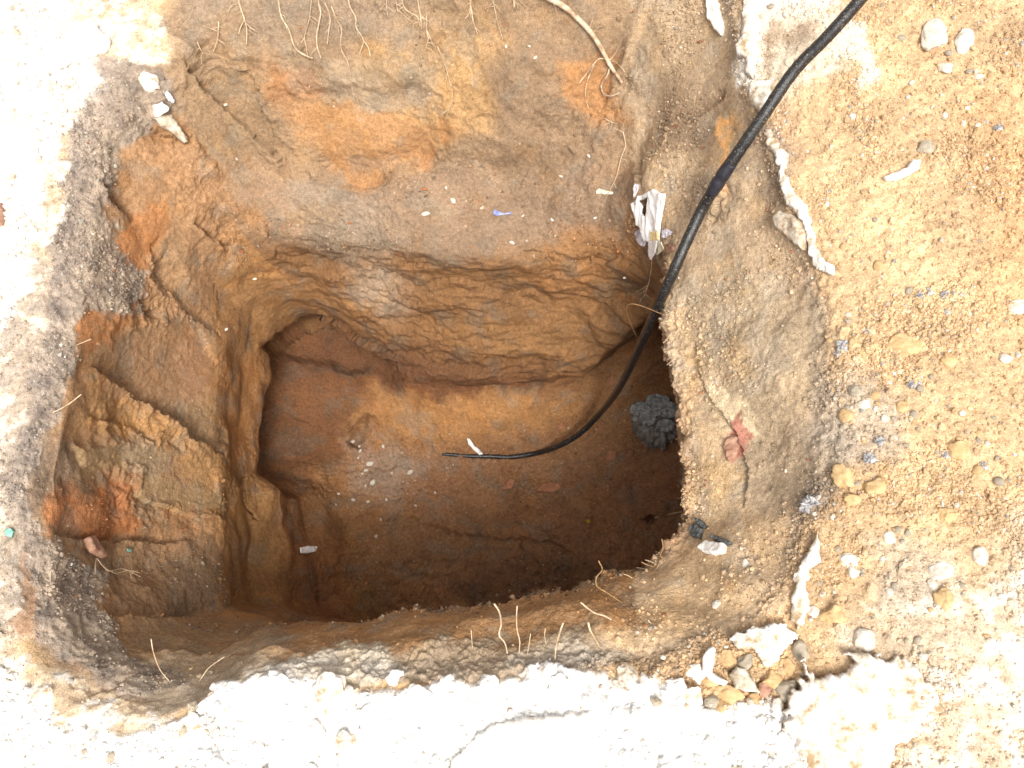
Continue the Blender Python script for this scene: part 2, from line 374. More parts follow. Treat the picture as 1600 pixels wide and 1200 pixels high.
# ledges: (polyline, depth, width): sharp drop on the right-hand side of the line, fading out over width px
LEDGES = [
 ([(140,572),(180,600),(235,632),(270,660),(300,690),(345,716)], .030, 90),
 ([(222,760),(225,775),(300,806),(350,812)], .018, -60),
 ([(165,280),(190,330),(215,345)], .030, 40),
 ([(218,470),(235,492),(250,497)], .022, 30),
 ([(236,365),(250,440),(300,500),(340,525)], .016, 45),
 ([(300,345),(330,365),(355,400)], .020, 40),
 ([(255,400),(240,430),(262,470)], .012, 30),
 ([(205,175),(250,210),(290,222)], .022, -40),
 ([(282,80),(300,115),(330,150),(380,200),(430,250),(470,300)], .034, 60),
 ([(372,105),(405,140),(425,200),(462,255)], .026, -50),
 ([(465,250),(490,270),(520,290),(600,292),(630,275),(660,262),(720,260)], .045, 55),
 ([(893,607),(925,577),(960,545),(990,520),(1015,500)], .05, 40),
 ([(590,437),(615,460),(640,470),(670,470)], .022, 26),
 ([(785,473),(830,463),(850,480),(868,488)], .016, 22),
 ([(600,555),(640,562),(700,575),(760,575),(840,560)], .020, 26),
 ([(500,430),(540,410),(600,400),(640,425),(700,415)], .014, 30),
 ([(560,470),(590,500),(640,520),(700,530)], .014, 24),
 ([(850,440),(920,410),(980,400)], .014, 40),
 ([(1005,300),(1000,340),(985,380)], .02, 25),
 ([(565,320),(590,370),(640,400)], .014, 30),
 ([(700,262),(800,272),(815,285),(830,268),(900,250)], .014, 40),
 ([(80,838),(160,845),(250,850),(310,845)], .020, 45),
 ([(160,965),(240,970),(345,960)], .020, 45),
 ([(230,1016),(330,1020),(400,990)], .014, 30),
 ([(548,704),(546,690),(552,670),(574,642)], .07, -34),
 ([(430,545),(500,508),(560,530),(600,560),(650,575)], .03, 60),
 ([(520,385),(590,440),(650,455),(720,440),(800,470),(870,490)], .016, 36),
 ([(640,575),(760,580),(860,575),(960,520)], .014, 30),
 ([(600,500),(700,520),(800,510),(930,500)], .010, 26),
 ([(560,440),(620,480),(660,500)], .012, 26),
 ([(400,330),(440,400),(520,430),(600,450)], .014, 36),
 ([(380,430),(460,420),(540,430)], .012, 30),
 ([(640,615),(760,612),(880,606)], .012, 30),
 ([(540,800),(640,810),(740,835),(800,835),(880,850),(905,870),(895,885)], .020, -50),
 ([(810,835),(815,860),(850,885)], .012, 30),
 ([(378,745),(380,765),(384,790)], .012, -12),
 ([(1040,180),(1080,190),(1110,170),(1140,140)], .016, 40),
 ([(1145,280),(1130,320),(1120,360)], .016, 25),
 ([(1160,800),(1170,740),(1130,640)], .010, 30),
 ([(990,225),(985,260),(1000,300),(990,380)], .016, 30),
 ([(130,645),(200,660),(240,700)], .012, 30),
 ([(420,640),(545,690)], .006, 30),
 ([(1080,520),(1090,580),(1120,640),(1150,680)], .012, -30),
]
PITS = [ ([(1008,810),(1014,804),(1026,808),(1024,817),(1012,818)], .05, 4),
 ([(160,278),(175,284),(214,338),(216,350),(188,326)], .03, 6), ([(218,470),(226,470),(250,494),(240,500),(228,492)], .02, 4),
 ([(240,405),(262,440),(264,462),(242,428)], .012, 5), ([(250,415),(262,395),(300,440),(290,470),(262,450)], .010, 8), ([(415,548),(440,528),(500,505),(560,540),(640,580),(600,592),(480,560)], .035, 12), ([(376,742),(381,742),(384,762),(378,760)], .02, 2), ([(375,775),(381,775),(404,812),(398,812)], .018, 2)]
for pl, dep, fe in PITS: disp -= dep*mask(pl, fe, .4)
disp -= .030*mask([(440,150),(520,135),(640,130),(700,200),(660,270),(520,285),(470,240)], 26, .5)
lipz = np.exp(-((RK-3.05)/.28)**2)*((tdeg > 38) & (tdeg < 205)); disp += lipz*(.012*fbm(P, 24, 3, 985.0) + .006*np.clip(billow(55, 990.), -.5, 1))
disp += .0045*np.clip(billow(46, 980.) + .8*fbm(P, 90, 2, 983.), -.6, 1)*mask([(400,1050),(440,1020),(480,1008),(600,1006),(960,1000),(960,1045),(560,1075),(420,1070)], 9)
LX = PX + 7*WXn*1.0 + 4*WX2 + 2*WX3; LY = PY + 7*WYn + 4*WY2
for pl, dep, wd in LEDGES:
    pl = np.array(pl, float); sgn = 1 if wd > 0 else -1; wd = abs(wd)
    m = wd + 20
    sel = (PX > pl[:,0].min()-m) & (PX < pl[:,0].max()+m) & (PY > pl[:,1].min()-m) & (PY < pl[:,1].max()+m) & ~hid
    x, y = LX[sel], LY[sel]
    best = np.full(x.shape, 1e9); side = np.zeros(x.shape); tt = np.zeros(x.shape)
    ln = np.hypot(*(pl[1:]-pl[:-1]).T); cum = np.concatenate([[0], np.cumsum(ln)]); tot = cum[-1]
    for i in range(len(pl)-1):
        d, t, s = seg_dist(x, y, pl[i], pl[i+1])
        b = d < best; best = np.where(b, d, best); side = np.where(b, s, side); tt = np.where(b, (cum[i]+t*ln[i])/tot, tt)
    on = (side*sgn) > 0
    end = sstep(0, .18, tt)*sstep(1, .82, tt)
    amt = np.where(on, np.clip(1-best/wd, 0, 1)**1.3, 0)*end
    lipm = np.where(~on, np.clip(1-best/12, 0, 1), 0)*end*.22
    disp[sel] += dep*(lipm-amt)
flo = sstep(7.8, 8.4, RK)
disp += flo*(.010*fbm(P, 9, 3, 960.0) + .005*np.clip(billow(34, 970.), -.4, 1))
for s_, dx_, dy_ in [(SCARS[0], .82, .57), (SCARS[1], .97, .24), (SCARS[2], .6, .8), (SCARS[3], .55, .83), (SCARS[4], .99, .1), (SCARS[5], 1., .0), (SCARS[7], .62, .78)]:
    q_ = (PX*dy_ - PY*dx_)/11.0 + .5*WXn
    disp += mask(s_, 6, .5)*.0022*perlin(q_, (PX*dx_+PY*dy_)/260., np.zeros_like(q_)+3.3)
fade = sstep(1.6, .9, -RK)
pole = sstep(9.98, 9.6, RK)
disp *= fade*pole
P2 = P + N*disp[..., None]
P2[-1] = P2[-1].mean(0)
print('disp')

# ---------------- colour (soil albedo, with some shade of the pit painted in)
def alb(c, k):
    a = lin(c)/k; g = a.mean(); return a + (g-a)*.20
C = np.zeros(PX.shape + (3,)); 
def setc(m, col, s=1.0):
    m = (m*s)[..., None]; C[:] = C*(1-m) + np.array(col)*m
big = fbm(P, 7, 3, 400.0); mid = fbm(P, 24, 3, 420.0); fin = fbm(P, 80, 2, 440.0)
ORG = alb((226,182,124), 1.17); TAN = alb((190,158,120), 1.5); GREY = alb((128,112,98), 1.5)
C[:] = ORG
setc(sstep(-.1, .6, big+.3*mid)*GND, alb((234,192,132), 1.1), .6)
setc(sstep(.1, .6, mid-.3)*GND, alb((200,156,104), 1.15), .5)
# walls, by depth
setc(sstep(.0, .5, RK), alb((152,124,94), .95))
setc(sstep(2.7, 3.3, RK), alb((140,112,86), .80))
setc(sstep(3.7, 4.3, RK), alb((146,104,60), .95))
setc(sstep(5.6, 6.4, RK), alb((114,74,40), .62))
setc(sstep(6.9, 7.6, RK), alb((112,78,44), .42))
setc(sstep(8.2, 8.9, RK), alb((106,76,46), .34))
# left wall
LW = ((tdeg > 235) & (tdeg < 318))*1.0
setc(LW*sstep(.4, .9, RK)*sstep(3.9, 3.4, RK), alb((164,124,84), .95))
setc(LW*sstep(3.3, 4.0, RK)*sstep(6.2, 5.6, RK), alb((160,116,66), .82))
# bank on the right
setc(mk['bank'], alb((186,158,124), .92))
BANK = [
 ([(1060,440),(1200,430),(1290,480),(1290,620),(1180,680),(1100,620)], (176,152,120), 0.93, 14),
 ([(1150,680),(1280,640),(1330,700),(1290,780),(1200,800),(1140,760)], (172,148,118), 0.93, 14),
 ([(980,-60),(1140,-60),(1160,160),(1110,250),(1000,260),(975,100)], (166,140,108), 0.87, 14),
 ([(1000,130),(1080,150),(1150,130),(1120,220),(1020,240)], (140,115,88), 0.81, 10),
 ([(1050,480),(1075,520),(1090,640),(1160,740),(1140,800),(1075,820),(1060,640)], (206,174,130), 0.90, 8),
 ([(1110,590),(1165,625),(1170,680),(1115,670)], (222,198,158), 0.87, 6),
 ([(1075,820),(1150,790),(1230,830),(1230,950),(1150,990),(980,1010),(930,980),(1030,890)], (200,166,122), 0.90, 10),
 ([(1130,650),(1150,640),(1160,700),(1140,725),(1125,700)], (180,110,90), 0.87, 3),
 ([(1130,170),(1150,190),(1145,230),(1120,200)], (210,150,70), 0.74, 3),
 ([(1160,190),(1150,300),(1130,300),(1145,220)], (205,150,80), 0.74, 3),
 ([(1085,280),(1120,275),(1115,330),(1085,360)], (150,125,98), 0.87, 8),
 ([(1180,160),(1210,190),(1230,260),(1210,300),(1185,230)], (150,125,100), 0.87, 6),
]
for p, c, k, f in BANK: setc(mask(p, f*1.6), alb(c, k), .9)
# far wall patches
FAR = [
 ([(290,-20),(700,-20),(700,60),(560,70),(470,50),(400,80),(300,60)], (152,130,108), 1.1, 8),
 ([(560,70),(790,60),(780,200),(640,230),(560,200)], (180,140,86), .95, 9),
 ([(600,110),(660,60),(690,120),(660,180),(610,170)], (160,138,112), 1.0, 8),
 ([(480,120),(590,90),(620,180),(560,190),(490,170)], (168,146,120), 1.0, 6),
 ([(410,100),(480,95),(500,170),(450,170),(420,140)], (172,122,76), 1.0, 6),
 ([(440,165),(640,190),(720,200),(660,270),(540,290),(470,230)], (182,128,70), .9, 6),
 ([(620,40),(780,60),(770,20),(650,20)], (158,128,92), 1.0, 8),
 ([(770,90),(900,60),(970,90),(960,240),(860,280),(760,250)], (140,114,88), .92, 9),
 ([(870,90),(960,80),(970,190),(930,200),(880,150)], (176,124,68), .95, 6),
 ([(480,300),(620,292),(700,262),(820,275),(980,280),(1000,390),(900,360),(760,395),(640,400),(520,370)], (136,112,90), .85, 7),
 ([(440,290),(600,300),(640,380),(560,420),(470,380)], (138,120,102), .85, 9),
 ([(880,370),(1000,350),(1020,400),(1000,480),(860,500),(820,430)], (162,114,62), .92, 12),
 ([(560,430),(600,420),(640,480),(600,495),(560,470)], (164,142,120), .85, 14),
 ([(400,430),(560,470),(620,520),(900,500),(960,540),(860,590),(620,590),(540,500),(430,540)], (148,106,58), .85, 10),
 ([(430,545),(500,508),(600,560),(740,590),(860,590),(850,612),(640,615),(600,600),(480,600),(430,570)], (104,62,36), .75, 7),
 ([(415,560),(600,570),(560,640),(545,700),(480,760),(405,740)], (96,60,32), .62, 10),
 ([(560,640),(640,620),(900,610),(900,650),(830,690),(640,690)], (134,94,48), .46, 8),
 ([(440,520),(500,490),(640,530),(760,555),(900,560),(860,602),(640,605),(560,580),(450,560)], (112,74,44), .85, 14),  # maroon soil, with the shadow at the recess top painted in
 ([(560,705),(700,708),(900,695),(1070,640),(1070,860),(960,890),(760,840),(600,800)], (112,78,50), .42, 22),
 ([(545,690),(600,690),(680,720),(640,770),(560,760)], (118,98,82), .42, 8),
 ([(405,745),(520,780),(540,900),(470,880),(450,800)], (132,90,48), .85, 12),
 ([(345,720),(440,780),(460,960),(345,960)], (156,112,58), .85, 10),
 ([(450,820),(540,850),(560,960),(460,960)], (118,76,38), .55, 14),
 ([(560,800),(900,850),(960,900),(740,950),(600,950)], (94,66,40), .29, 14),
 ([(700,900),(820,870),(960,890),(840,930),(740,945)], (72,50,33), .27, 10),  # shade under the near wall, painted into the floor colour
 ([(545,920),(600,910),(590,960),(550,960)], (120,90,50), .6, 5),
]
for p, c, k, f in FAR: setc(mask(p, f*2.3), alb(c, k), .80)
LEFT = [
 ([(235,210),(290,180),(350,260),(420,350),(330,345),(250,300),(225,260)], (166,124,82), .95, 8),
 ([(330,230),(400,250),(460,320),(500,400),(430,360),(370,300)], (150,122,96), .9, 8),
 ([(195,365),(245,320),(262,330),(240,400),(222,470),(195,520),(150,560),(125,520),(120,500),(190,480),(215,440)], (176,116,60), .95, 5),
 ([(90,770),(160,750),(220,770),(225,840),(150,842),(75,830)], (180,112,56), .95, 5),
 ([(260,600),(340,600),(345,715),(300,690),(250,640)], (156,126,92), .95, 12),
 ([(170,540),(300,500),(340,600),(260,640)], (168,124,86), .95, 14),
 ([(140,590),(230,640),(340,730),(330,770),(250,700),(130,660)], (176,132,78), .95, 6),
 ([(130,690),(250,700),(240,740),(130,730)], (166,138,96), .95, 6),
 ([(60,700),(130,690),(140,770),(60,800)], (138,116,96), 1.1, 10),
 ([(225,740),(340,760),(350,812),(225,776)], (150,122,84), .95, 5),
 ([(120,850),(340,855),(345,960),(200,960),(170,930)], (144,112,80), .95, 10),
 ([(250,880),(340,870),(345,955),(260,955)], (132,108,84), .95, 8),
 ([(160,990),(250,965),(440,975),(380,1020),(200,1030)], (160,128,90), 1.0, 8),
 ([(240,1030),(400,1020),(430,1010),(370,1060),(260,1060)], (160,120,82), 1.1, 8),
 ([(345,560),(410,560),(400,740),(345,720)], (160,110,56), .72, 6),
 ([(30,330),(75,330),(80,380),(40,390)], (180,130,95), 1.3, 8),
]
for p, c, k, f in LEFT: setc(mask(p, f*1.5), alb(c, k), .85)
setc(mk['smooth']*sstep(3.4, 3., RK), alb((152,122,86), .95), .35)
# near lip
setc(mask([(440,985),(640,960),(850,925),(980,905),(1000,960),(850,985),(640,1010),(450,1012)], 6), alb((172,128,80), 1.0))
setc(mask([(180,1030),(430,1010),(520,1000),(740,1005),(930,985),(1000,1010),(930,1050),(700,1070),(430,1060),(250,1110)], 8), alb((172,150,124), .95))
setc(mask([(400,1050),(440,1020),(480,1008),(600,1006),(640,1040),(560,1075),(420,1070)], 9), alb((196,186,172), .95), .85)
setc(mask([(800,1010),(900,995),(950,1015),(900,1045),(790,1040)], 8), alb((176,164,148), .95), .7)
# dark topsoil, creams, white crust
setc(mk['cream'], alb((228,204,168), 1.1))
setc(mk['cream']*sstep(.0, .5, mid+.5*big), alb((186,156,122), 1.1), .75)
setc(mk['cream']*sstep(.0, .4, -mid+.3*fin), (.82,.79,.75), .75)
setc(mask([(-300,400),(0,400),(60,380),(90,470),(70,560),(50,700),(40,800),(40,900),(60,990),(0,1010),(-300,1010)], 22), alb((172,152,132), 1.0), .85)
setc(mask([(-300,400),(0,400),(60,380),(90,470),(70,560),(50,700),(40,800),(40,900),(60,990),(0,1010),(-300,1010)], 22)*sstep(.1, .5, mid+.5*fin), alb((226,212,192), 1.0), .7)
setc(mask([(30,860),(60,860),(80,920),(75,990),(30,980)], 10), alb((176,130,92), 1.0), .7)
setc(mk['dark'], alb((136,121,108), .70))
setc(mk['dark']*sstep(.1, .5, mid), alb((164,146,128), .75), .5)
setc(mk['dark']*sstep(.1, .6, -mid), alb((112,102,96), .8), .5)
setc(mk['whiteL'], (.80,.77,.74)); setc(mk['whiteL']*sstep(.15, .5, mid+.4*fin), alb((205,180,150), 1.2), .5)
setc(mk['whiteB'], (.88,.865,.85)); setc(mk['whiteB']*sstep(.3, .7, mid+.3*fin), alb((220,200,170), 1.1), .5)
for p, a_ in [([(1000,1128),(1020,1122),(1026,1145),(1008,1150)], .8), ([(940,1050),(1000,1060),(990,1080),(950,1075)], .6), ([(480,1040),(560,1040),(600,1075),(520,1090)], .7), ([(240,1150),(330,1120),(360,1150),(280,1180)], .35), ([(690,1045),(720,1045),(740,1080),(700,1070)], .6)]:
    setc(mask(p, 8), alb((214,196,168), 1.1), a_)
setc(mk['crustR'], (.8,.76,.70), .8)
whiteBR = mask([(1440,1080),(1330,1000),(1400,950),(1500,930),(1600,840),(1900,900),(1900,1500),(1300,1500)], 70)
setc(whiteBR, alb((226,200,168), 1.0), .75)
setc(whiteBR*sstep(-.3, .5, mid+.6*big), (.80,.75,.68), .9)
for p, c, f, a_ in [([(1290,590),(1340,580),(1420,640),(1400,720),(1300,740),(1250,690)], (176,158,138), 22, .7), ([(1360,850),(1480,850),(1460,960),(1380,950)], (190,172,150), 26, .6),
 ([(1190,20),(1330,20),(1300,110),(1220,160),(1190,110)], (226,208,182), 20, .75), ([(1200,60),(1290,50),(1260,90),(1200,100)], (170,140,108), 8, .8), ([(1290,40),(1330,60),(1360,130),(1340,140),(1300,90)], (240,222,205), 10, .8),
 ([(1430,40),(1600,20),(1600,130),(1450,120)], (206,164,112), 25, .6), ([(1500,150),(1640,150),(1640,560),(1540,500)], (210,156,92), 40, .6), ([(1215,150),(1250,180),(1240,260),(1210,230)], (176,140,100), 10, .7), ([(1260,760),(1300,750),(1300,810),(1250,820)], (140,120,100), 14, .6)]:
    setc(mask(p, f), alb(c, .95), a_)
# general mottling
C *= (1 + .13*np.clip(big, -1, 1) + .13*np.clip(mid, -1, 1) + .12*np.clip(fin, -1, 1))[..., None]
# iron-stained and greyer mottles inside the pit
pit = sstep(.3, 1, RK)
om = sstep(.15, .55, fbm(P, 11, 3, 500.0))*pit*(1-mk['dark'])
C *= 1 + om[..., None]*(np.array([1.08, 1.0, .86])-1)*.6
gm = sstep(.15, .55, fbm(P, 13, 3, 540.0))*pit
g = C.mean(-1, keepdims=True); C = C + (g*np.array([1.14, 1., .82])-C)*(gm[..., None]*.35)
C *= 1 + pit[..., None]*(np.array([1.02, .985, .92])-1)*(1-.6*mk['bank'][..., None])
C *= (1 - .20*sstep(3.5, 4.3, RK))[..., None]  # deeper pit darkened in the colour, adding to its shade
lr = (mk['looseR'] > 0)[..., None]*.12; C = C + (C.mean(-1, keepdims=True)*np.array([1.05, 1, .9]) - C)*lr
C = np.clip(C, .01, .9)

# ---------------- mesh
idx = np.arange(NR*NA).reshape(NR, NA)
a = idx[:-1]; b = np.roll(idx, -1, 1)[:-1]; c = np.roll(idx, -1, 1)[1:]; d = idx[1:]
F = np.stack([a, b, c, d], -1).reshape(-1, 4)
def make_mesh(name, V, F, cols=None, mat=None, smooth=True):
    F = np.asarray(F); me = bpy.data.meshes.new(name)
    me.vertices.add(len(V)); me.vertices.foreach_set('co', np.ascontiguousarray(V, np.float32).ravel())
    n = F.shape[1]
    me.loops.add(F.size); me.loops.foreach_set('vertex_index', F.astype(np.int32).ravel())
    me.polygons.add(len(F)); me.polygons.foreach_set('loop_start', np.arange(0, F.size, n, dtype=np.int32))
    me.polygons.foreach_set('use_smooth', np.full(len(F), smooth))
    me.update(calc_edges=True)
    if cols is not None:
        at = me.color_attributes.new('Col', 'FLOAT_COLOR', 'POINT')
        at.data.foreach_set('color', np.concatenate([cols, np.ones((len(cols), 1))], 1).astype(np.float32).ravel())
    if mat: me.materials.append(mat)
    return me
V = P2.reshape(-1, 3)
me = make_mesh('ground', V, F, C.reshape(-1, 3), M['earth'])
if me.polygons[len(me.polygons)//4].normal.z < 0 : me.flip_normals()
ground = bpy.data.objects.new('ground', me); COL.objects.link(ground); ground['kind'] = 'structure'
print('mesh', len(V))
#OBJECTS
# ------------------------------------------------------------------ placing things on the real surface
bpy.context.view_layer.update()
CAMP = Vector((0, 0, CAM_H)); CD = Q @ Vector((0, 0, -1))
def ray(px, py):
    return (Q @ Vector((px - W/2, -(py - H/2), -FPX))).normalized()
def hit(px, py):
    d = ray(px, py); ok, loc, nor, i = ground.ray_cast(CAMP, d)
    if not ok: loc = CAMP + d*(CAM_H/-d.z); nor = Vector((0, 0, 1))
    if nor.dot(d) > 0: nor = -nor
    return loc, nor
def mpp(loc): return (loc - CAMP).dot(CD)/FPX            # metres per picture unit there
def tag(o, label, cat, group=None):
    o['label'] = label; o['category'] = cat
    if group: o['group'] = group
    return o
def link(name, me, loc=(0, 0, 0), parent=None):
    o = bpy.data.objects.new(name, me); COL.objects.link(o)
    if parent: o.parent = parent; o.location = Vector(loc) - parent.location if parent.type == 'EMPTY' else loc
    else: o.location = loc
    return o
def empty(name, loc): 
    o = bpy.data.objects.new(name, None); COL.objects.link(o); o.location = loc; o.empty_display_size = .02
    return o
def plane_fit(poly):
    xs = [p[0] for p in poly]; ys = [p[1] for p in poly]
    gx, gy = np.meshgrid(np.linspace(min(xs), max(xs), 9), np.linspace(min(ys), max(ys), 9))
    ok = sdf_poly(gx, gy, poly) > 0
    pts = [hit(x, y)[0] for x, y in zip(gx[ok], gy[ok])] + [hit(x, y)[0] for x, y in poly[::2]]
    A = np.array(pts); 
    for _ in range(2):
        c = A.mean(0); u, s_, vt = np.linalg.svd(A-c); n = vt[2]; d = (A-c) @ n
        k = abs(d) < max(1e-3, 1.6*d.std()+1e-4)
        if k.sum() > 5: A = A[k]
    n = Vector(n); c = Vector(c)
    if n.dot((CAMP-c).normalized()) < 0: n = -n
    return c, n
def on_plane(px, py, c, n):
    d = ray(px, py); t = (c-CAMP).dot(n)/d.dot(n); return CAMP + d*t
def chunk(poly, thick, mat, lift=.0, rnd=None, rough=.3, holes=(), seed=0., deep=None, crump=0., step=None, up=None, ragged=.25):
    """a solid piece with the given outline, resting on the surface: returns mesh, centre"""
    c, n = plane_fit(poly)
    if up is not None: n = (n*(1-up) + Vector((0, 0, 1))*up).normalized()
    c = c + n*lift
    ux = n.cross(Vector((0, 1, 0))).cross(n) * -1
    ux = Vector((1, 0, 0)) - n*n.x; ux.normalize(); uy = n.cross(ux)
    def loc2(p): q = on_plane(p[0], p[1], c, n) - c; return (q.dot(ux), q.dot(uy))
    p2 = [loc2(p) for p in poly]; h2 = [[loc2(p) for p in h] for h in holes]
    xs = [p[0] for p in p2]; ys = [p[1] for p in p2]
    size = max(max(xs)-min(xs), max(ys)-min(ys))
    if step is None: step = max(.0014, size/170)
    gx, gy = np.meshgrid(np.arange(min(xs)-2*step, max(xs)+3*step, step), np.arange(min(ys)-2*step, max(ys)+3*step, step))
    G3 = np.stack([gx, gy, np.full_like(gx, seed)], -1)
    rag = thick*ragged
    s = sdf_poly(gx + rag*fbm(G3, .5/max(thick, .004), 3, seed), gy + rag*fbm(G3, .5/max(thick, .004), 3, seed+9), p2)
    for h in h2: s = np.minimum(s, -sdf_poly(gx, gy, h))
    rnd = rnd or thick
    t = np.clip(s/rnd, 0, 1); prof = np.sqrt(np.clip(1-(1-t)**2, 0, 1))
    z = thick*prof + thick*rough*fbm(G3, .35/max(thick, .004), 4, seed+3)*prof
    fold = fbm(G3*np.array([1.6, .8, 1]), 2.6/size, 3, seed+20, gain=.35)
    if crump: z = z + crump*(1-np.abs(fold)*1.6)
    deep = deep if deep is not None else thick
    bz = -deep + (crump*(1-np.abs(fold)*1.6) if crump else 0)
    bz = np.minimum(bz + 0*z, z-.0006)
    keep = (s[:-1,:-1] > 0) & (s[1:,:-1] > 0) & (s[:-1,1:] > 0) & (s[1:,1:] > 0)
    if not keep.any(): keep = (s[:-1,:-1] > -step)
    ny, nx = gx.shape; I = np.arange(ny*nx).reshape(ny, nx)
    q = np.stack([I[:-1,:-1][keep], I[:-1,1:][keep], I[1:,1:][keep], I[1:,:-1][keep]], -1)
    NV = ny*nx
    e = np.concatenate([q[:, [0,1]], q[:, [1,2]], q[:, [2,3]], q[:, [3,0]]])
    key = e[:,0].astype(np.int64)*NV + e[:,1]; rk = e[:,1].astype(np.int64)*NV + e[:,0]
    be = e[~np.isin(key, rk)]
    side = np.stack([be[:,1], be[:,0], be[:,0]+NV, be[:,1]+NV], -1)
    F_ = np.concatenate([q, q[:, ::-1]+NV, side])
    X = np.stack([gx, gy, z], -1).reshape(-1, 3); Y = np.stack([gx, gy, bz], -1).reshape(-1, 3)
    V_ = np.concatenate([X, Y]); used = np.unique(F_); rm = -np.ones(len(V_), int); rm[used] = np.arange(len(used))
    V_ = V_[used]; F_ = rm[F_]
    B = np.array([ux, uy, n])
    me = make_mesh('m', V_ @ B, F_, None, mat)
    return me, c
def add_chunk(name, label, cat, poly, thick, mat, group=None, **k):
    me, c = chunk(poly, thick, mat, **k); me.name = name
    return tag(link(name, me, c), label, cat, group)
_ico = {}
def ico(n):
    if n not in _ico:
        bm = bmesh.new(); bmesh.ops.create_icosphere(bm, subdivisions=n, radius=1.0)
        _ico[n] = (np.array([v.co[:] for v in bm.verts]), np.array([[v.index for v in f.verts] for f in bm.faces])); bm.free()
    return _ico[n]
def stone_mesh(mat, seed, r, flat=.6, long=1.2, sub=4, angular=6, rgh=.12, rot=None, n=Vector((0,0,1))):
    V_, F_ = ico(sub); rg = np.random.default_rng(int(seed*13)+5)
    V_ = V_.copy()
    for _ in range(angular):                         # flat broken faces
        d = rg.normal(size=3); d /= np.linalg.norm(d); h = rg.uniform(.62, .9)
        k = V_ @ d; V_ = V_ - np.maximum(k-h, 0)[:, None]*d
    V_ = V_*(1 + rgh*fbm(V_[None]*1.0, 1.3, 4, seed*3.1)[0][:, None]*1.0)
    V_ = V_*np.array([long, 1, flat])*r
    a = rg.uniform(0, 6.28) if rot is None else rot
    R_ = np.array((n.to_track_quat('Z', 'Y').to_matrix() @ Matrix.Rotation(a, 3, 'Z')))
    return make_mesh('stone', V_ @ R_.T, F_, None, mat)
def stone(name, label, cat, px, py, rpx, mat, group=None, sink=.25, rot=None, **k):
    p, n = hit(px, py); n = (n + Vector((0, 0, .6))).normalized(); r = rpx*mpp(p)
    # picture angle -> rotation about the normal
    me = stone_mesh(mat, px*.13+py*.07, r, n=n, rot=rot, **k)
    fl = k.get('flat', .6)
    return tag(link(name, me, p + n*r*fl*(1-2*sink)), label, cat, group)
def smooth_path(pts, n=8):
    pts = [Vector(p) for p in pts]; out = []
    if len(pts) == 2: pts = [pts[0], (pts[0]+pts[1])/2, pts[1]]
    q = [2*pts[0]-pts[1]] + pts + [2*pts[-1]-pts[-2]]
    for i in range(1, len(q)-2):
        a, b, c, d = q[i-1:i+3]
        for j in range(n):
            t = j/n
            out.append(.5*((2*b) + (c-a)*t + (2*a-5*b+4*c-d)*t*t + (3*b-a-3*c+d)*t**3))
    out.append(pts[-1]); return out
def tube(paths, mat, seg=8, n=6, wob=0.0, seed=1):
    """paths: list of (points, radii) in world; one mesh, origin first point"""
    VV, FF = [], []; o0 = Vector(paths[0][0][0]); rg = random.Random(seed)
    for pts, radii in paths:
        P_ = smooth_path(pts, n); m = len(P_); base = len(VV)
        side = Vector((.3, .5, .8))
        for i, p in enumerate(P_):
            t = i/(m-1); k = t*(len(radii)-1); k0 = min(int(k), len(radii)-2); r = radii[k0]*(1-(k-k0)) + radii[k0+1]*(k-k0)
            r *= 1 + rg.uniform(-wob, wob)
            T = (P_[min(i+1, m-1)] - P_[max(i-1, 0)]).normalized()
            A = T.cross(side).normalized(); Bv = T.cross(A)
            for s_ in range(seg):
                a = 2*math.pi*s_/seg; VV.append(p - o0 + (A*math.cos(a) + Bv*math.sin(a))*r)
        for i in range(m-1):
            for s_ in range(seg):
                a = base+i*seg+s_; b = base+i*seg+(s_+1) % seg; FF.append((a, b, b+seg, a+seg))
        for end, sg in ((0, 1), (m-1, -1)):
            ci = len(VV); VV.append(P_[end] - o0)
            for s_ in range(seg):
                a = base+end*seg+s_; b = base+end*seg+(s_+1) % seg
                FF.append((ci, b, a, a) if sg == 1 else (ci, a, b, b))
    me = bpy.data.meshes.new('tube'); me.from_pydata(VV, [], [tuple(dict.fromkeys(f)) for f in FF]); me.materials.append(mat)
    me.polygons.foreach_set('use_smooth', [True]*len(me.polygons)); me.update()
    return me, o0

# ------------------------------------------------------------------ crusts, slabs and broken pieces of white plaster
add_chunk('concrete_slab', 'wide white plaster slab along the near edge of the photo, left of the pitted one', 'slab',
 [(700,1200),(740,1150),(770,1130),(830,1120),(900,1112),(960,1108),(1000,1102),(1060,1097),(1095,1104),(1120,1108),(1180,1102),(1202,1110),(1214,1128),(1222,1150),(1238,1190),(1262,1320),(660,1330),(670,1260)],
 .013, M['limeclean'], lift=-.008, rnd=.02, rough=.35, up=1., ragged=.6, seed=3.)
add_chunk('concrete_slab', 'white pitted slab with brown spots at the lower right of the pit', 'slab',
 [(1255,1030),(1262,1042),(1300,1056),(1330,1042),(1325,1026),(1380,1018),(1410,1030),(1432,1045),(1455,1062),(1468,1085),(1470,1108),(1448,1120),(1436,1140),(1400,1165),(1385,1200),(1400,1300),(1300,1330),(1262,1210),(1240,1165),(1224,1130),(1232,1100),(1246,1075)],
 .012, M['lime'], lift=.004, rnd=.014, rough=.4, up=1., ragged=1.3, seed=5.)
add_chunk('plaster_piece', 'large white triangular plaster flake at the near right corner of the pit', 'plaster',
 [(1133,994),(1160,988),(1175,978),(1205,976),(1226,975),(1250,998),(1236,1008),(1224,1020),(1212,1038),(1196,1040),(1178,1022),(1152,1012)], .010, M['lime'], lift=.010, rnd=.008, rough=.5, ragged=.8, up=.6, seed=7.)
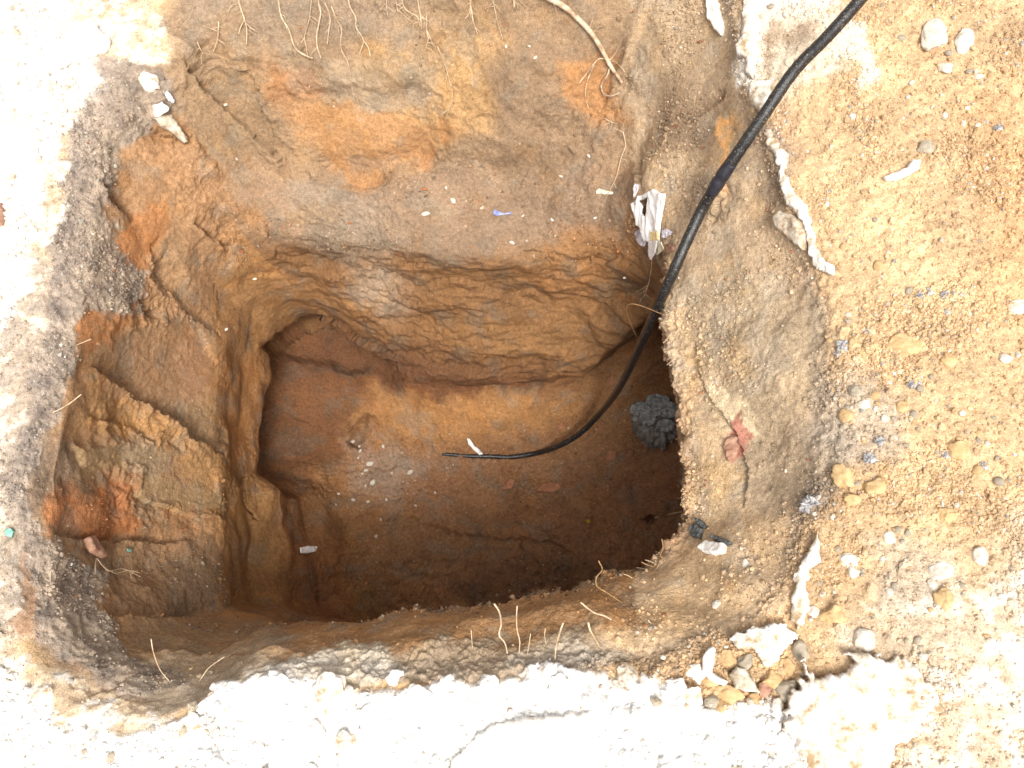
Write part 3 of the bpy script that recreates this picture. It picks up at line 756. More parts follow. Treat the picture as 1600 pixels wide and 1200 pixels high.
add_chunk('plaster_piece', 'narrow curved white flake left of the pebble hollow', 'plaster',
 [(1097,1026),(1112,1008),(1119,1014),(1117,1035),(1115,1052),(1130,1060),(1140,1066),(1130,1074),(1110,1066),(1098,1050)], .012, M['limeclean'], lift=.008, rnd=.007, seed=8.)
add_chunk('plaster_piece', 'cream wedge shaped flake in the middle of the pebble hollow', 'plaster',
 [(1138,1052),(1150,1042),(1164,1044),(1174,1060),(1190,1086),(1170,1082),(1148,1076)], .012, M['limetan'], lift=.010, rnd=.006, seed=9.)
add_chunk('plaster_edge', 'tall white sliver of plaster crust on the right rim, above the tan stones', 'plaster',
 [(1276,832),(1281,856),(1284,880),(1268,886),(1260,918),(1266,950),(1250,985),(1236,972),(1234,940),(1240,915),(1240,895),(1256,872)], .010, M['lime'], lift=.003, rnd=.009, rough=.6, ragged=.4, seed=11.)
add_chunk('plaster_edge', 'long white plaster edge running down the right rim beside the cable', 'plaster',
 [(1196,204),(1206,204),(1216,222),(1230,240),(1230,270),(1236,292),(1256,312),(1270,338),(1274,378),(1286,402),(1312,430),(1298,430),(1276,420),(1262,396),(1256,352),(1236,330),(1222,304),(1216,262),(1208,240),(1197,224)], .010, M['lime'], lift=.003, rnd=.009, rough=.6, ragged=.5, up=.4, seed=12.)
add_chunk('plaster_edge', 'knobbly white plaster crust on the top right rim, left of the cable', 'plaster',
 [(1160,-20),(1186,-20),(1192,20),(1188,45),(1184,70),(1182,100),(1178,125),(1164,112),(1166,92),(1152,84),(1150,70),(1158,56),(1160,30)], .012, M['lime'], lift=.006, rnd=.012, rough=.45, up=.3, seed=13.)
add_chunk('plaster_edge', 'broken white plaster lump touching the left side of the cable', 'plaster',
 [(1170,132),(1210,128),(1208,150),(1200,172),(1186,180),(1172,160)], .014, M['lime'], lift=.004, rnd=.01, rough=.5, up=.3, seed=14.)
add_chunk('plaster_piece', 'thin white plaster tongue at the top edge, left of the knobbly crust', 'plaster',
 [(1105,-20),(1116,-20),(1124,10),(1132,40),(1128,58),(1118,48),(1106,30)], .010, M['limeclean'], lift=.004, rnd=.006, seed=15.)
add_chunk('plaster_piece', 'curved white plaster strip on the orange soil, upper right', 'plaster',
 [(1380,276),(1400,268),(1416,262),(1424,250),(1438,250),(1436,264),(1420,276),(1400,283),(1384,284)], .010, M['limeclean'], lift=.008, rnd=.008, seed=16.)
add_chunk('stone', 'flat cream and grey stone set in the right rim under the long plaster edge', 'stone',
 [(1210,338),(1222,330),(1236,334),(1252,346),(1258,364),(1260,392),(1246,384),(1230,370),(1216,356)], .014, M['limetan'], lift=.006, rnd=.008, seed=17.)
add_chunk('plaster_piece', 'flat pale plaster flake on the bank beside the dark slates', 'plaster',
 [(1090,858),(1104,845),(1134,850),(1131,864),(1110,867)], .007, M['limeclean'], lift=.006, rnd=.004, seed=18.)
PL = 'pieces of white plaster crust along the near rim'
_k = 0
for x, y, r, lab in [
 (592,1128,30,'round white plaster lump just left of the slab corner'),(655,1092,26,'white plaster lump second along the near rim'),
 (520,1085,34,'broad white plaster lump where the grey lip meets the crust'),(440,1070,22,'white lump on the near rim below the tool scar'),
 (355,1100,20,'small white lump at the left bend of the near rim'),(300,1140,26,'white plaster lump near the lower left corner of the crust'),
 (410,1130,34,'flattish white lump between the near rim and the photo bottom, left'),(490,1160,30,'white plaster lump left of the slab tip'),
 (66,1084,22,'isolated rounded white stone at the lower left corner'),(28,1112,18,'small white stone left of the isolated rounded one'),
 (620,1060,16,'small white lump at the front of the grey lip'),(980,1056,22,'white lump below the tan near corner'),
 (1060,1080,24,'white plaster lump at the right end of the near crust'),(1088,1052,18,'white lump left of the narrow curved flake'),
 (1080,1092,20,'low white lump touching the slab crack'),(875,1080,26,'white lump behind the middle of the slab'),(760,1085,28,'wide white lump behind the slab crack'),(545,1160,22,'white lump pressed against the slab tip'),
 (140,60,40,'big blurred white crust lump at the upper left'),(100,90,34,'white crust lump left of the big one at the upper left'),(235,128,18,'white lump in dark soil near the upper left corner of the pit'),
 (250,170,14,'small pinkish lump under the white one in the upper left corner')]:
    _k += 1; r *= .8
    stone('plaster_lump', lab, 'plaster', x, y, r, M['lime'] if _k % 3 == 0 else M['limeclean'], PL, sink=.46, flat=.42, long=1.25, angular=5, rgh=.22, sub=5)
for x, y, r, mat, fl, lo, rot, nm, lab in [
 (1462,54,20,'stonewhite',.5,1.7,-.35,'stone','long white stone, left of the pair at the upper right'),
 (1508,66,17,'stonewhite',.6,1.2,.5,'stone','rounder white stone, right of the pair at the upper right'),
 (1447,232,13,'stonegrey',.6,1.1,0,'stone','smooth grey pebble beside the curved white strip'),
 (1478,108,10,'stonewhite',.6,1.1,1,'stone','small white stone under the white pair'),
 (1414,542,22,'stonetan',.45,1.3,.3,'stone','flat tan triangular stone on the orange soil, mid right'),
 (1482,562,11,'stonetan',.5,1.2,1.2,'stone','small tan pointed stone right of the triangular one'),
 (1590,480,12,'stonewhite',.5,1.6,0,'stone','white oval stone cut by the right edge of the photo'),
 (1572,560,9,'stonewhite',.6,1.2,.4,'stone','small white stone below the one at the right edge'),
 (1498,702,17,'stonetan',.6,1.1,.2,'stone','round buff stone right of the dark nodules'),
 (1390,840,10,'stonewhite',.6,1.2,.4,'stone','squarish white stone in the gravel, lower right'),
 (1328,876,12,'stonewhite',.5,1.4,1.4,'stone','white chip right of the tall plaster sliver'),
 (1334,893,9,'stonewhite',.5,1.2,.2,'stone','small white chip directly below another chip'),
 (1468,893,17,'stonewhite',.5,1.2,.2,'stone','white rounded stone in the gravel, above the spotted slab'),
 (1532,870,12,'stonewhite',.5,1.3,.2,'stone','white stone near the right edge in the gravel'),
 (1456,912,7,'stonewhite',.5,1.1,.2,'stone','tiny white stone left of a larger white one'),
 (1350,1000,17,'stonewhite',.6,1.1,.2,'stone','blocky white stone just behind the spotted slab'),
 (1270,956,9,'stonewhite',.6,1.1,.2,'stone','small round white stone at the foot of the plaster sliver'),
 (1206,1062,15,'stonetan',.7,1.2,1.3,'stone','ochre brown stone in the pebble hollow'),
 (1230,1078,17,'stonegrey',.6,1.2,.6,'stone','greenish grey stone at the right of the pebble hollow'),
 (1192,1078,11,'brick',.6,1.1,.6,'stone','pinkish stone between flake and grey stone in the hollow'),
 (1112,1096,12,'stonegrey',.6,1.1,.6,'stone','grey brown pebble at the left foot of the hollow'),
 (1128,1104,10,'stonetan',.6,1.3,.6,'stone','tan pebble touching the slab in the hollow'),
 (1178,1094,10,'stonetan',.6,1.3,.1,'stone','tan oval pebble above the slab in the hollow'),
 (1215,1102,10,'stonewhite',.6,1.1,.1,'stone','white pebble at the slab corner in the hollow'),
 (1156,1094,7,'stonewhite',.6,1.1,.1,'stone','small white pebble above the slab in the hollow'),
 (1252,1018,14,'stonegrey',.6,1.2,.5,'stone','brownish stone right of the large triangular flake'),
 (1232,1040,12,'stonetan',.6,1.2,.5,'stone','tan stone under the right tip of the triangular flake'),
 (1137,1030,13,'stonetan',.6,1.2,.5,'stone','orange brown clod below the triangular flake'),
 (1165,1033,12,'stonegrey',.6,1.2,.5,'stone','grey stone half under the triangular flake'),
 (1110,1062,11,'stonetan',.6,1.6,2.0,'stone','ochre stone between the curved and wedge flakes'),
 (1140,1085,15,'stonetan',.5,1.5,.5,'stone','ochre clod left of the wedge flake'),
 (1120,945,7,'stonewhite',.6,1.2,.5,'stone','small white stone on the tan near right bank'),
 (1164,880,7,'stonewhite',.6,1.2,.5,'stone','small pale stone right of the slates'),
 (1352,632,8,'stonewhite',.6,1.5,.5,'stone','small bright white chip in the grey gravel, mid right'),
 (1322,650,12,'stonetan',.6,1.2,.5,'stone','buff stone in the grey gravel, mid right'),
 (1336,612,11,'stonegrey',.7,1.1,.5,'stone','grey rounded pebble at the top of the grey gravel'),
 (1410,636,9,'stonetan',.6,1.2,.5,'stone','tan pebble right of the bright chip'),
 (1332,780,12,'stonetan',.7,1.1,.5,'clod','ochre clod right of the black debris tuft'),
 (1318,745,16,'stonetan',.7,1.3,.5,'clod','larger ochre clod above the one near the black tuft'),
 (1366,760,14,'stonetan',.7,1.3,2.5,'clod','ochre clod third in the row by the black tuft'),
 (1480,805,12,'stonetan',.7,1.2,.5,'clod','ochre clod in the gravel, lower mid right'),
 (1474,936,14,'stonetan',.6,1.2,.5,'clod','flat ochre clod above the spotted slab'),
 (1300,962,16,'stonetan',.6,1.2,.5,'clod','brown orange clod right of the plaster sliver foot')]:
    stone(nm, lab, nm, x, y, r, M[mat], None, sink=.42, flat=fl, long=lo, rot=rot, angular=7, rgh=.30 if nm == 'clod' else .16)

# ------------------------------------------------------------------ small pebbles, each one a thing
PEB = 'small pebbles strewn over the loose orange soil'
rg = np.random.default_rng(11); protos = {}
for kind, mat in (('grey', 'stonegrey'), ('tan', 'stonetan'), ('white', 'stonewhite'), ('dark', 'stonedark')):
    protos[kind] = [stone_mesh(M[mat], 50+i*7, 1.0, flat=.6, long=1.25, sub=2, angular=7, rgh=.15) for i in range(4)]
cnt = 0; clus = [(1330,600),(1310,640),(1360,690),(1390,700),(1350,900),(1400,860),(1480,620),(1340,560),(1460,470),(1260,790),(1540,740),(1430,100),(1370,940),(1500,170)]
while cnt < 165:
    if rg.random() < .62:
        a, b = clus[rg.integers(len(clus))]; x, y = rg.normal(a, 42), rg.normal(b, 34)
    else: x, y = rg.uniform(1200, 1595), rg.uniform(5, 1020)
    if x < 1170+.22*max(0, min(y, 500)) or x > 1598 or y < 2 or y > 1050: continue
    kind = rg.choice(['grey', 'tan', 'white', 'dark'], p=[.34, .46, .17, .03]); r = rg.choice([2.6, 3.4, 4.4, 6.0, 8.0], p=[.34, .3, .2, .12, .04])
    p, n = hit(x, y); o = link('pebble', protos[kind][rg.integers(4)], p + n*r*mpp(p)*.08)
    o.scale = (r*mpp(p),)*3; o.rotation_euler = (rg.uniform(-.4, .4), rg.uniform(-.4, .4), rg.uniform(0, 6.28))
    tag(o, f'small {kind} pebble, one of many strewn over the loose orange soil', 'pebble', f'{kind} pebbles strewn over the loose orange soil'); cnt += 1
# white flecks on the pit floor and shelf
for x, y, r in [(551,690,3.5),(563,705,2.5),(562,697,2),(578,724,5),(572,735,3),(583,754,4.5),(641,737,4),(598,697,2.5),(528,772,2.5),(571,759,2),(552,781,2.5),(575,784,2.5),(604,781,2),(588,838,2.5),(612,740,2),(560,716,2),(566,740,1.8),(650,790,1.8),(680,770,1.8),(595,812,2)]:
    p, n = hit(x, y); o = link('white_fleck', protos['white'][rg.integers(4)], p + n*r*mpp(p)*.3); o.scale = (r*mpp(p)*.8, r*mpp(p)*1.2, r*mpp(p)*.7); o.rotation_euler = (0, 0, rg.uniform(0, 6))
    tag(o, 'tiny white fleck on the greyish patch at the left of the pit floor', 'fleck', 'white flecks on the pit floor')
for x, y, r in [(665,334,5),(708,313,4.5),(697,293,2.5),(800,379,3.5),(753,325,3),(876,275,2.5),(920,243,3),(863,343,2.5),(791,73,2.5),(836,90,3),(827,72,2.2),(817,337,2),(930,340,2.5),(977,433,2.5),(352,163,3),(398,435,3),(352,515,3),(1045,425,2.5)]:
    p, n = hit(x, y); o = link('white_fleck', protos['white'][rg.integers(4)], p + n*r*mpp(p)*.3); o.scale = (r*mpp(p)*1.2, r*mpp(p)*.8, r*mpp(p)*.7); o.rotation_euler = (0, 0, rg.uniform(0, 6))
    tag(o, 'tiny white fleck stuck in the far wall or shelf of the pit', 'fleck', 'white flecks in the pit walls')

# ------------------------------------------------------------------ loose crumbs of soil (nobody could count them)
def crumbs(name, weight, n, rpx, cols, cvar=.18, seed=3):
    rg = np.random.default_rng(seed)
    w_ = (weight*(PX > -40)*(PX < 1640)*(PY > -40)*(PY < 1240)*(RK > -1.0)).ravel(); w_ = w_/w_.sum()
    # even in area: weight by cell area
    ar = (np.linalg.norm(dth, axis=-1)*np.linalg.norm(dr, axis=-1)).ravel(); w_ = w_*ar; w_ /= w_.sum()
    ii = rg.choice(len(w_), n, p=w_)
    Pc = V[ii] + rg.normal(size=(n, 3))*np.array([.002, .002, 0]); Nc = N.reshape(-1, 3)[ii]
    dist = np.linalg.norm(Pc-np.array(CAMP), axis=1)
    r = rg.lognormal(np.log(rpx), .45, n)*1.45/FPX; r = np.minimum(r, rpx*3.4*1.45/FPX)
    V0, F0 = ico(1)
    B_ = V0[None]*r[:, None, None]*rg.uniform(.65, 1.25, (n, 1, 3))
    B_ = B_*(1+rg.normal(size=(n, len(V0), 1))*.13)
    q = rg.normal(size=(n, 4)); q /= np.linalg.norm(q, axis=1)[:, None]; a, b, c_, d_ = q.T
    Rm = np.stack([1-2*(c_*c_+d_*d_), 2*(b*c_-a*d_), 2*(b*d_+a*c_), 2*(b*c_+a*d_), 1-2*(b*b+d_*d_), 2*(c_*d_-a*b), 2*(b*d_-a*c_), 2*(c_*d_+a*b), 1-2*(b*b+c_*c_)], -1).reshape(-1, 3, 3)
    B_ = np.einsum('nij,nvj->nvi', Rm, B_)
    VV = B_ + (Pc + Nc*r[:, None]*.05)[:, None]
    FF = F0[None] + (np.arange(n)*len(V0))[:, None, None]
    base = C.reshape(-1, 3)[ii]*np.exp(rg.normal(size=(n, 1))*cvar)
    if cols:
        pick = rg.random(n)
        acc = 0
        for pr, c0 in cols:
            k = (pick >= acc) & (pick < acc+pr); base[k] = np.array(c0)*np.exp(rg.normal(size=(k.sum(), 1))*.15); acc += pr
    cc = np.repeat(np.clip(base, .01, .85)[:, None], len(V0), 1).reshape(-1, 3)
    me = make_mesh(name, VV.reshape(-1, 3), FF.reshape(-1, 3), cc, M['crumb'], smooth=False)
    o = bpy.data.objects.new(name, me); COL.objects.link(o); o['kind'] = 'stuff'
    o['label'] = 'loose crumbs and grains of dry soil'; o['category'] = 'soil crumbs'
    return o
patch = .25 + sstep(-.2, .5, fbm(P, 6, 3, 800.0))
crumbs('soil_crumbs', mk['looseR']*patch**1.6*(1-.4*whiteBR), 52000, 1.7, [(.03, (.66,.61,.54)), (.03, (.42,.37,.31))], .11)
crumbs('soil_grit', (mk['dark']+.5*mk['cream'])*patch, 9000, 1.7, [(.10, (.46,.42,.36))], .15, seed=5)
crumbs('lip_crumbs', lipz*(RK < 3.4)*patch, 2600, 2.0, [(.05, (.5,.42,.34))], .2, seed=12)
crumbs('bank_grit', mk['bank']*patch**2, 5500, 1.7, [(.05, (.5,.42,.34)), (.03, (.35,.15,.08))], .2, seed=6)
crumbs('shelf_crumbs', (~hid)*(sstep(2.7, 3.1, RK)*sstep(4.3, 3.9, RK) + .25*sstep(.2, .8, RK)*(RK < 3) + .35*(RK > 8))*(1-mk['bank'])*(1-.7*mk['smooth'])*patch**2, 6000, 1.7, [(.06, (.45,.38,.3)), (.04, (.4,.14,.06))], .25, seed=7)
crumbs('floor_crumbs', sstep(7.6, 8.2, RK)*patch, 5000, 1.6, [(.05, (.4,.33,.26)), (.03, (.30,.13,.07))], .28, seed=9)
crumbs('plaster_crumbs', (mk['whiteB']+mk['whiteL']+mk['crustR'])*patch, 3500, 3.4, [(.06, (.5,.42,.32))], .06, seed=8)
# ------------------------------------------------------------------ the black cable
cp = [(1450,-130,.34),(1385,-50,.27),(1335,10,.22),(1292,58,.18),(1240,112,.13),(1190,185,.075),(1150,243,.02),(1122,285,-.03),(1098,325,-.09),(1074,375,-.13),(1052,425,-.17),(1027,480,-.26),(1000,540,-.46),(968,605,-.76),(938,645,-1.05),(905,678,-1.16),(870,698,-1.215)]
pts = [Vector(unproj(np.array([float(a)]), np.array([float(b)]), np.array([c]))[0]) for a, b, c in cp]
def surf(x, y, off):
    p, n = hit(x, y); return p + n*off
pts += [surf(840, 708, .004), surf(800, 714, -.002), surf(765, 713, .0), surf(735, 713, -.002), surf(690, 708, -.007)]
croot = empty('cable', pts[-1]); tag(croot, 'dusty black rubber cable running down over the rim to the pit floor', 'cable')
def part(name, me, o0, parent): 
    o = bpy.data.objects.new(name, me); COL.objects.link(o); o.parent = parent; o.location = o0 - parent.location; return o
me_, o0 = tube([(pts, [.0112,.0114,.0118,.0124,.0128,.0126,.0120,.0110,.0102,.0098,.0094,.0088,.0060])], M['cable'], 16, 14, .035, 4)
part('cable_sheath', me_, o0, croot)
me_, o0 = tube([([pts[6].lerp(pts[7], .25), pts[7], pts[7].lerp(pts[8], .45)], [.0131, .0142, .0148, .0142, .0129])], M['tape'], 16, 8, .06, 5)
part('tape_wrap', me_, o0, croot)

# ------------------------------------------------------------------ white plastic bag on the right corner of the shelf
def zc(l): return [(920+.15*a, 250+.15*b) for a, b in l]
M['plastic'] = simple_mat('plastic', (.87,.87,.88), (.90,.90,.91), 20, .38, .25, .003, .5)
M['film'] = simple_mat('film', (.42,.38,.40), (.66,.62,.70), 40, .25, .5, .003, .6)
M['creamfilm'] = simple_mat('creamfilm', (.62,.55,.38), (.75,.70,.58), 40, .4, .5, .003, .4)
M['stain'] = simple_mat('stain', (.62,.42,.16), (.80,.66,.38), 90, .6, .3, .002)
body = zc([(455,460),(520,375),(600,345),(690,300),(740,335),(800,350),(803,400),(790,470),(765,570),(755,740),(745,845),(640,855),(585,850),(555,720),(500,680),(485,560)])
me_, c0 = chunk(body, .004, M['plastic'], lift=.016, rnd=.006, rough=.2, holes=[zc([(535,425),(630,385),(625,450),(622,530),(605,590),(552,550),(560,480)])], crump=.0045, deep=.001, step=.0011, seed=31.)
bag = empty('plastic_bag', c0); tag(bag, 'torn crumpled white plastic bag caught on the right end of the shelf', 'plastic bag')
part('bag_body', me_, c0, bag)
for nm, pl, mt, li, cr in [
 ('bag_tail', [(625,840),(722,835),(712,900),(700,965),(672,1010),(650,1045),(632,1000),(620,950)], 'plastic', .019, .002),
 ('bag_film', [(488,700),(560,705),(600,860),(582,905),(545,892),(505,830)], 'film', .006, .006),
 ('bag_film', [(460,250),(540,260),(520,330),(490,380),(465,405)], 'film', .005, .005),
 ('bag_flap', [(735,835),(768,850),(782,930),(735,985),(700,990),(715,900)], 'creamfilm', .010, .004),
 ('bag_stain', [(645,745),(725,740),(735,830),(690,848),(640,835)], 'stain', .0235, .002)]:
    me_, c_ = chunk(zc(pl), .002, M[mt], lift=li, rnd=.004, crump=cr, deep=.001, step=.0011, seed=len(nm)*3.+li*100)
    part(nm, me_, c_, bag)
add_chunk('foil_scrap', 'crumpled silvery lilac scrap right of the white bag', 'scrap', zc([(775,730),(830,715),(880,745),(885,770),(820,815),(775,820)]), .003, M['film'], lift=.006, crump=.006, deep=.001, step=.0011, seed=36.)
add_chunk('brick_fragment', 'reddish brick fragment under the silvery scrap by the bag', 'brick fragment', zc([(810,880),(860,870),(900,900),(890,950),(830,975),(800,940)]), .006, M['brick'], lift=.002, seed=37.)
add_chunk('paper_scrap', 'small dull white paper scrap left of the white bag', 'scrap', zc([(75,320),(110,290),(160,310),(255,330),(265,355),(180,362),(80,350)]), .002, M['creamfilm'], lift=.004, crump=.003, deep=.001, step=.001, seed=38.)
M['blue'] = simple_mat('blue', (.12,.16,.48), (.40,.45,.75), 80, .4, .3, .002)
add_chunk('plastic_scrap', 'tiny blue plastic scrap on the shelf', 'scrap', [(770,334),(772,327),(779,330),(788,333),(800,331),(799,335),(784,336),(776,338)], .002, M['blue'], lift=.003, crump=.002, deep=.001, step=.0008, seed=39.)
add_chunk('plastic_strip', 'pale bluish plastic strip lying beside the cable end on the pit floor', 'scrap', [(729,683),(734,685),(742,697),(750,702),(755,710),(749,711),(740,703),(732,694)], .003, M['plastic'], lift=.006, crump=.004, deep=.001, step=.0016, seed=40.)
add_chunk('paper_scrap', 'small grey white torn scrap on the lower left wall of the pit', 'scrap', [(467,856),(480,853),(495,854),(494,862),(480,865),(468,865)], .003, M['plastic'], lift=.006, crump=.004, deep=.001, step=.0016, seed=41.)
M['teal'] = simple_mat('teal', (.10,.32,.26), (.30,.52,.44), 80, .4, .3, .002)
add_chunk('plastic_scrap', 'small teal plastic scrap in the dark soil at the left edge', 'scrap', [(6,828),(16,824),(24,830),(20,840),(10,838)], .003, M['teal'], lift=.006, crump=.002, deep=.001, step=.0012, seed=42.)
add_chunk('plastic_scrap', 'tiny teal scrap beside the pinkish root stub on the left wall', 'scrap', [(198,857),(205,857),(206,862),(199,862)], .002, M['teal'], lift=.004, deep=.001, step=.0009, seed=43.)
M['yel'] = simple_mat('yel', (.5,.38,.03), (.7,.5,.05), 80, .5, .3, .002)
add_chunk('leaf', 'tiny yellow leaf bit on the dark near floor', 'leaf', [(915,812),(921,811),(923,816),(918,818)], .002, M['yel'], lift=.005, deep=.001, step=.0012, seed=44.)

# ------------------------------------------------------------------ red leaves and chips on the floor
for pl, lab in [
 ([(838,768),(846,757),(860,754),(874,756),(877,763),(864,770)], 'long red orange leaf in the middle of the pit floor'),
 ([(1001,694),(1008,686),(1018,688),(1019,696),(1008,699)], 'small orange leaf tip under the dark lump'),
 ([(997,664),(1007,664),(1008,672),(999,674)], 'small pink red chip on the left foot of the dark lump'),
 ([(944,716),(952,703),(964,706),(962,717),(953,721)], 'round reddish leaf right of the cable on the floor'),
 ([(949,590),(958,586),(962,598),(955,602)], 'orange chip on the back wall above the bend of the cable'),
 ([(782,766),(798,748),(806,750),(800,764)], 'dull brown leaf left of the long red orange one'),
 ([(871,664),(878,659),(884,664),(879,671),(872,670)], 'pale pinkish round chip left of the cable bend'),
 ([(976,712),(984,702),(990,706),(983,716)], 'reddish chip between the dark lump and the round leaf'),
 ([(904,674),(914,672),(920,678),(908,684)], 'ochre chip touching the cable where it meets the floor')]:
    add_chunk('leaf', lab, 'leaf', pl, .003, M['leaf'], lift=.008, crump=.003, deep=.001, step=.0014, seed=pl[0][0]*.1)

# ------------------------------------------------------------------ dark crumpled lump in the back right corner of the floor
M['mud'] = simple_mat('mud', (.08,.065,.055), (.36,.34,.32), 36, .6, .9, .008, .4)
M['mudgrey'] = simple_mat('mudgrey', (.12,.125,.125), (.50,.52,.52), 60, .55, .6, .005, .5)
p, n = hit(1025, 655); s_ = mpp(p)
V_, F_ = ico(6); V_ = V_.copy()
cr = 1-np.abs(fbm(V_[None], 1.6, 4, 12.))[0]*2.0
cr = cr + .5*fbm(V_[None], 5, 3, 17.)[0]; V_ = V_*(1+.42*cr)[:, None]*np.array([1.0, 1.25, .5])*27*s_
lump = empty('dark_lump', p); tag(lump, 'dark grey crumpled muddy lump against the right side of the pit floor', 'lump')
part('lump_body', make_mesh('lump', V_, F_, None, M['mud']), p + Vector((0, 0, .012)), lump)
for i, (a, b, r) in enumerate([(1001,640,15),(1028,625,17),(1045,640,16),(1012,655,12),(1040,665,13),(1022,645,10)]):
    q = on_plane(a, b, p + Vector((0,0,.05)), Vector((0,0,1))); V_, F_ = ico(5); V_ = V_.copy(); cr = 1-np.abs(fbm(V_[None], 1.1, 4, 40.+i*7))[0]*3.
    V_ = V_*(1+.25*cr)[:, None]*np.array([1.15, .9, .45])*r*s_*.8
    part('grey_fold', make_mesh('fold', V_, F_, None, M['mudgrey']), q, lump)

# slates on the bank, pinkish debris, black tuft, wedge stone in the left corner
for pl, lab in [([(1086,808),(1094,812),(1106,822),(1100,826),(1090,820)], 'thin dark slate on the lip, upper of two'), ([(1114,836),(1128,840),(1144,848),(1140,852),(1124,848),(1112,842)], 'thin dark slate beside the pale flake, lower of two'), ([(1088,818),(1098,828),(1094,842),(1080,838),(1078,826)], 'grey slate chip at the very edge of the lip')]:
    add_chunk('slate_chip', lab, 'slate', pl, .006, M['slate'], lift=.004, rnd=.002, step=.001, rough=.5, seed=pl[0][1]*.2)
add_chunk('brick_fragment', 'pinkish red brick fragment sunk in the bank below the cream crust', 'brick fragment', [(1130,700),(1134,686),(1146,678),(1158,682),(1156,700),(1150,716),(1138,722)], .008, M['brick'], lift=.001, rough=.6, seed=51.)
add_chunk('stone', 'pale pinkish wedge of stone poking from the upper left corner of the pit', 'stone', [(238,186),(252,180),(266,180),(277,190),(283,202),(292,214),(295,222),(288,225),(276,214),(262,206),(248,198)], .018, M['limetan'], lift=.012, rnd=.012, seed=52.)
M['foil'] = simple_mat('foil', (.6,.6,.68), (.85,.85,.9), 80, .25, .4, .002, .7)
add_chunk('foil_scrap', 'small shiny white curl of foil above the pinkish stone wedge', 'scrap', [(256,145),(261,140),(268,148),(273,156),(271,161),(262,156)], .003, M['foil'], lift=.014, crump=.004, deep=.001, step=.0009, seed=53.)
V_, F_ = ico(5)
for i, (x, y, r, lab) in enumerate([(1275,790,26,'black charred tuft of debris in the gravel right of the bank'),(1318,540,13,'small black clinker with white specks at the edge of the grey soil'),(1312,552,9,'tiny black clinker just below a larger one'),(1358,518,10,'dark grey clinker right of the grey soil edge'),(1440,462,11,'grey clinker left of a black and white one, mid right'),(1478,462,10,'black and white clinker beside bright chips, mid right'),(1428,600,12,'dark clinker right of the grey gravel'),(1360,716,12,'blue grey clinker above the dark nodule'),(1478,710,11,'blue black clinker left of the round buff stone'),(1538,728,9,'blue grey rounded clinker near the right edge'),(1376,690,10,'dark nodule at the end of the gravel streak'),(1560,200,8,'dark clinker near the upper right edge')]):
    p, n = hit(x, y); cr = fbm(V_[None], 2.2, 4, 60.+i)[0]
    VV = V_*(1+.75*cr)[:, None]*np.array([1.1, .9, .34])*r*mpp(p)*.62
    tag(link('clinker', make_mesh('clinker', VV, F_, None, M['stonedark']), p + n*.001), lab, 'clinker')
add_chunk('stone', 'reddish brown stone cut by the left edge of the photo', 'stone', [(-20,320),(4,318),(8,335),(5,352),(-20,356)], .012, M['brick'], lift=.004, seed=55.)
add_chunk('root_stub', 'short thick pinkish root stub on the lower left wall', 'root', [(135,840),(143,836),(152,850),(162,864),(166,872),(158,868),(146,862),(139,852)], .008, M['brick'], lift=.006, seed=56.)

# ------------------------------------------------------------------ roots
def hang(path, off0=.003, off1=.016):
    out = []
    for i, (x, y) in enumerate(path):
        p, n = hit(x, y); t = i/(len(path)-1); out.append(p + (n+(CAMP-p).normalized()).normalized()*(off0+(off1-off0)*t))
    return out
def jut(path, rise=.02):           # anchored at the last point, free end sticks out over the pit
    p, n = hit(*path[-1]); c = p + Vector((0, 0, .004)); m = len(path); out = []
    for i, (x, y) in enumerate(path):
        t = 1-i/(m-1); out.append(on_plane(x, y, c + Vector((0, 0, rise*t)), Vector((0, 0, 1))))
    return out
def root(label, paths, mode=hang, mat='root', group='thin pale roots hanging from the rim', name='root', wob=.12, **k):
    s_ = mpp(hit(*paths[0][0][-1 if mode is jut else 0])[0]); L_ = []
    for i, (pl, r0, r1) in enumerate(paths):
        w3 = mode(pl, **k)
        if i and mode is hang:                      # join the branch to its parent
            b = L_[0][0]; j = min(range(len(b)), key=lambda q: (b[q]-w3[0]).length); w3[0] = w3[0].lerp(b[j], .3)
        q_ = .8 if r0 < 3 else 1; L_.append((w3, [r0*s_*q_, (r0+r1)/2*s_*q_, r1*s_*q_]))
    if name == 'root' and mode is hang:              # fine side hairs
        hr = random.Random(int(paths[0][0][0][0])*3+1); b = L_[0][0]
        for _h in range(5 if r0 < 3 else 9):
            k_ = hr.uniform(.15, .95)*(len(b)-1); i_ = int(k_); q0 = b[i_].lerp(b[min(i_+1, len(b)-1)], k_-i_); ln = hr.uniform(6, 22)*s_
            dv = Vector((hr.uniform(-1, 1), hr.uniform(-.9, .1), hr.uniform(-.9, .1))).normalized()
            L_.append(([q0, q0 + dv*ln*.5 + Vector((hr.uniform(-.2,.2), 0, 0))*ln, q0 + (dv + Vector((hr.uniform(-.4,.4), 0, -.4)))*ln], [.45*s_, .38*s_, .28*s_]))
    me_, o0 = tube(L_, M[mat], 7, 7, wob, int(paths[0][0][0][0]))
    o = bpy.data.objects.new(name, me_); COL.objects.link(o); o.location = o0
    return tag(o, label, 'root', group)
HG = None
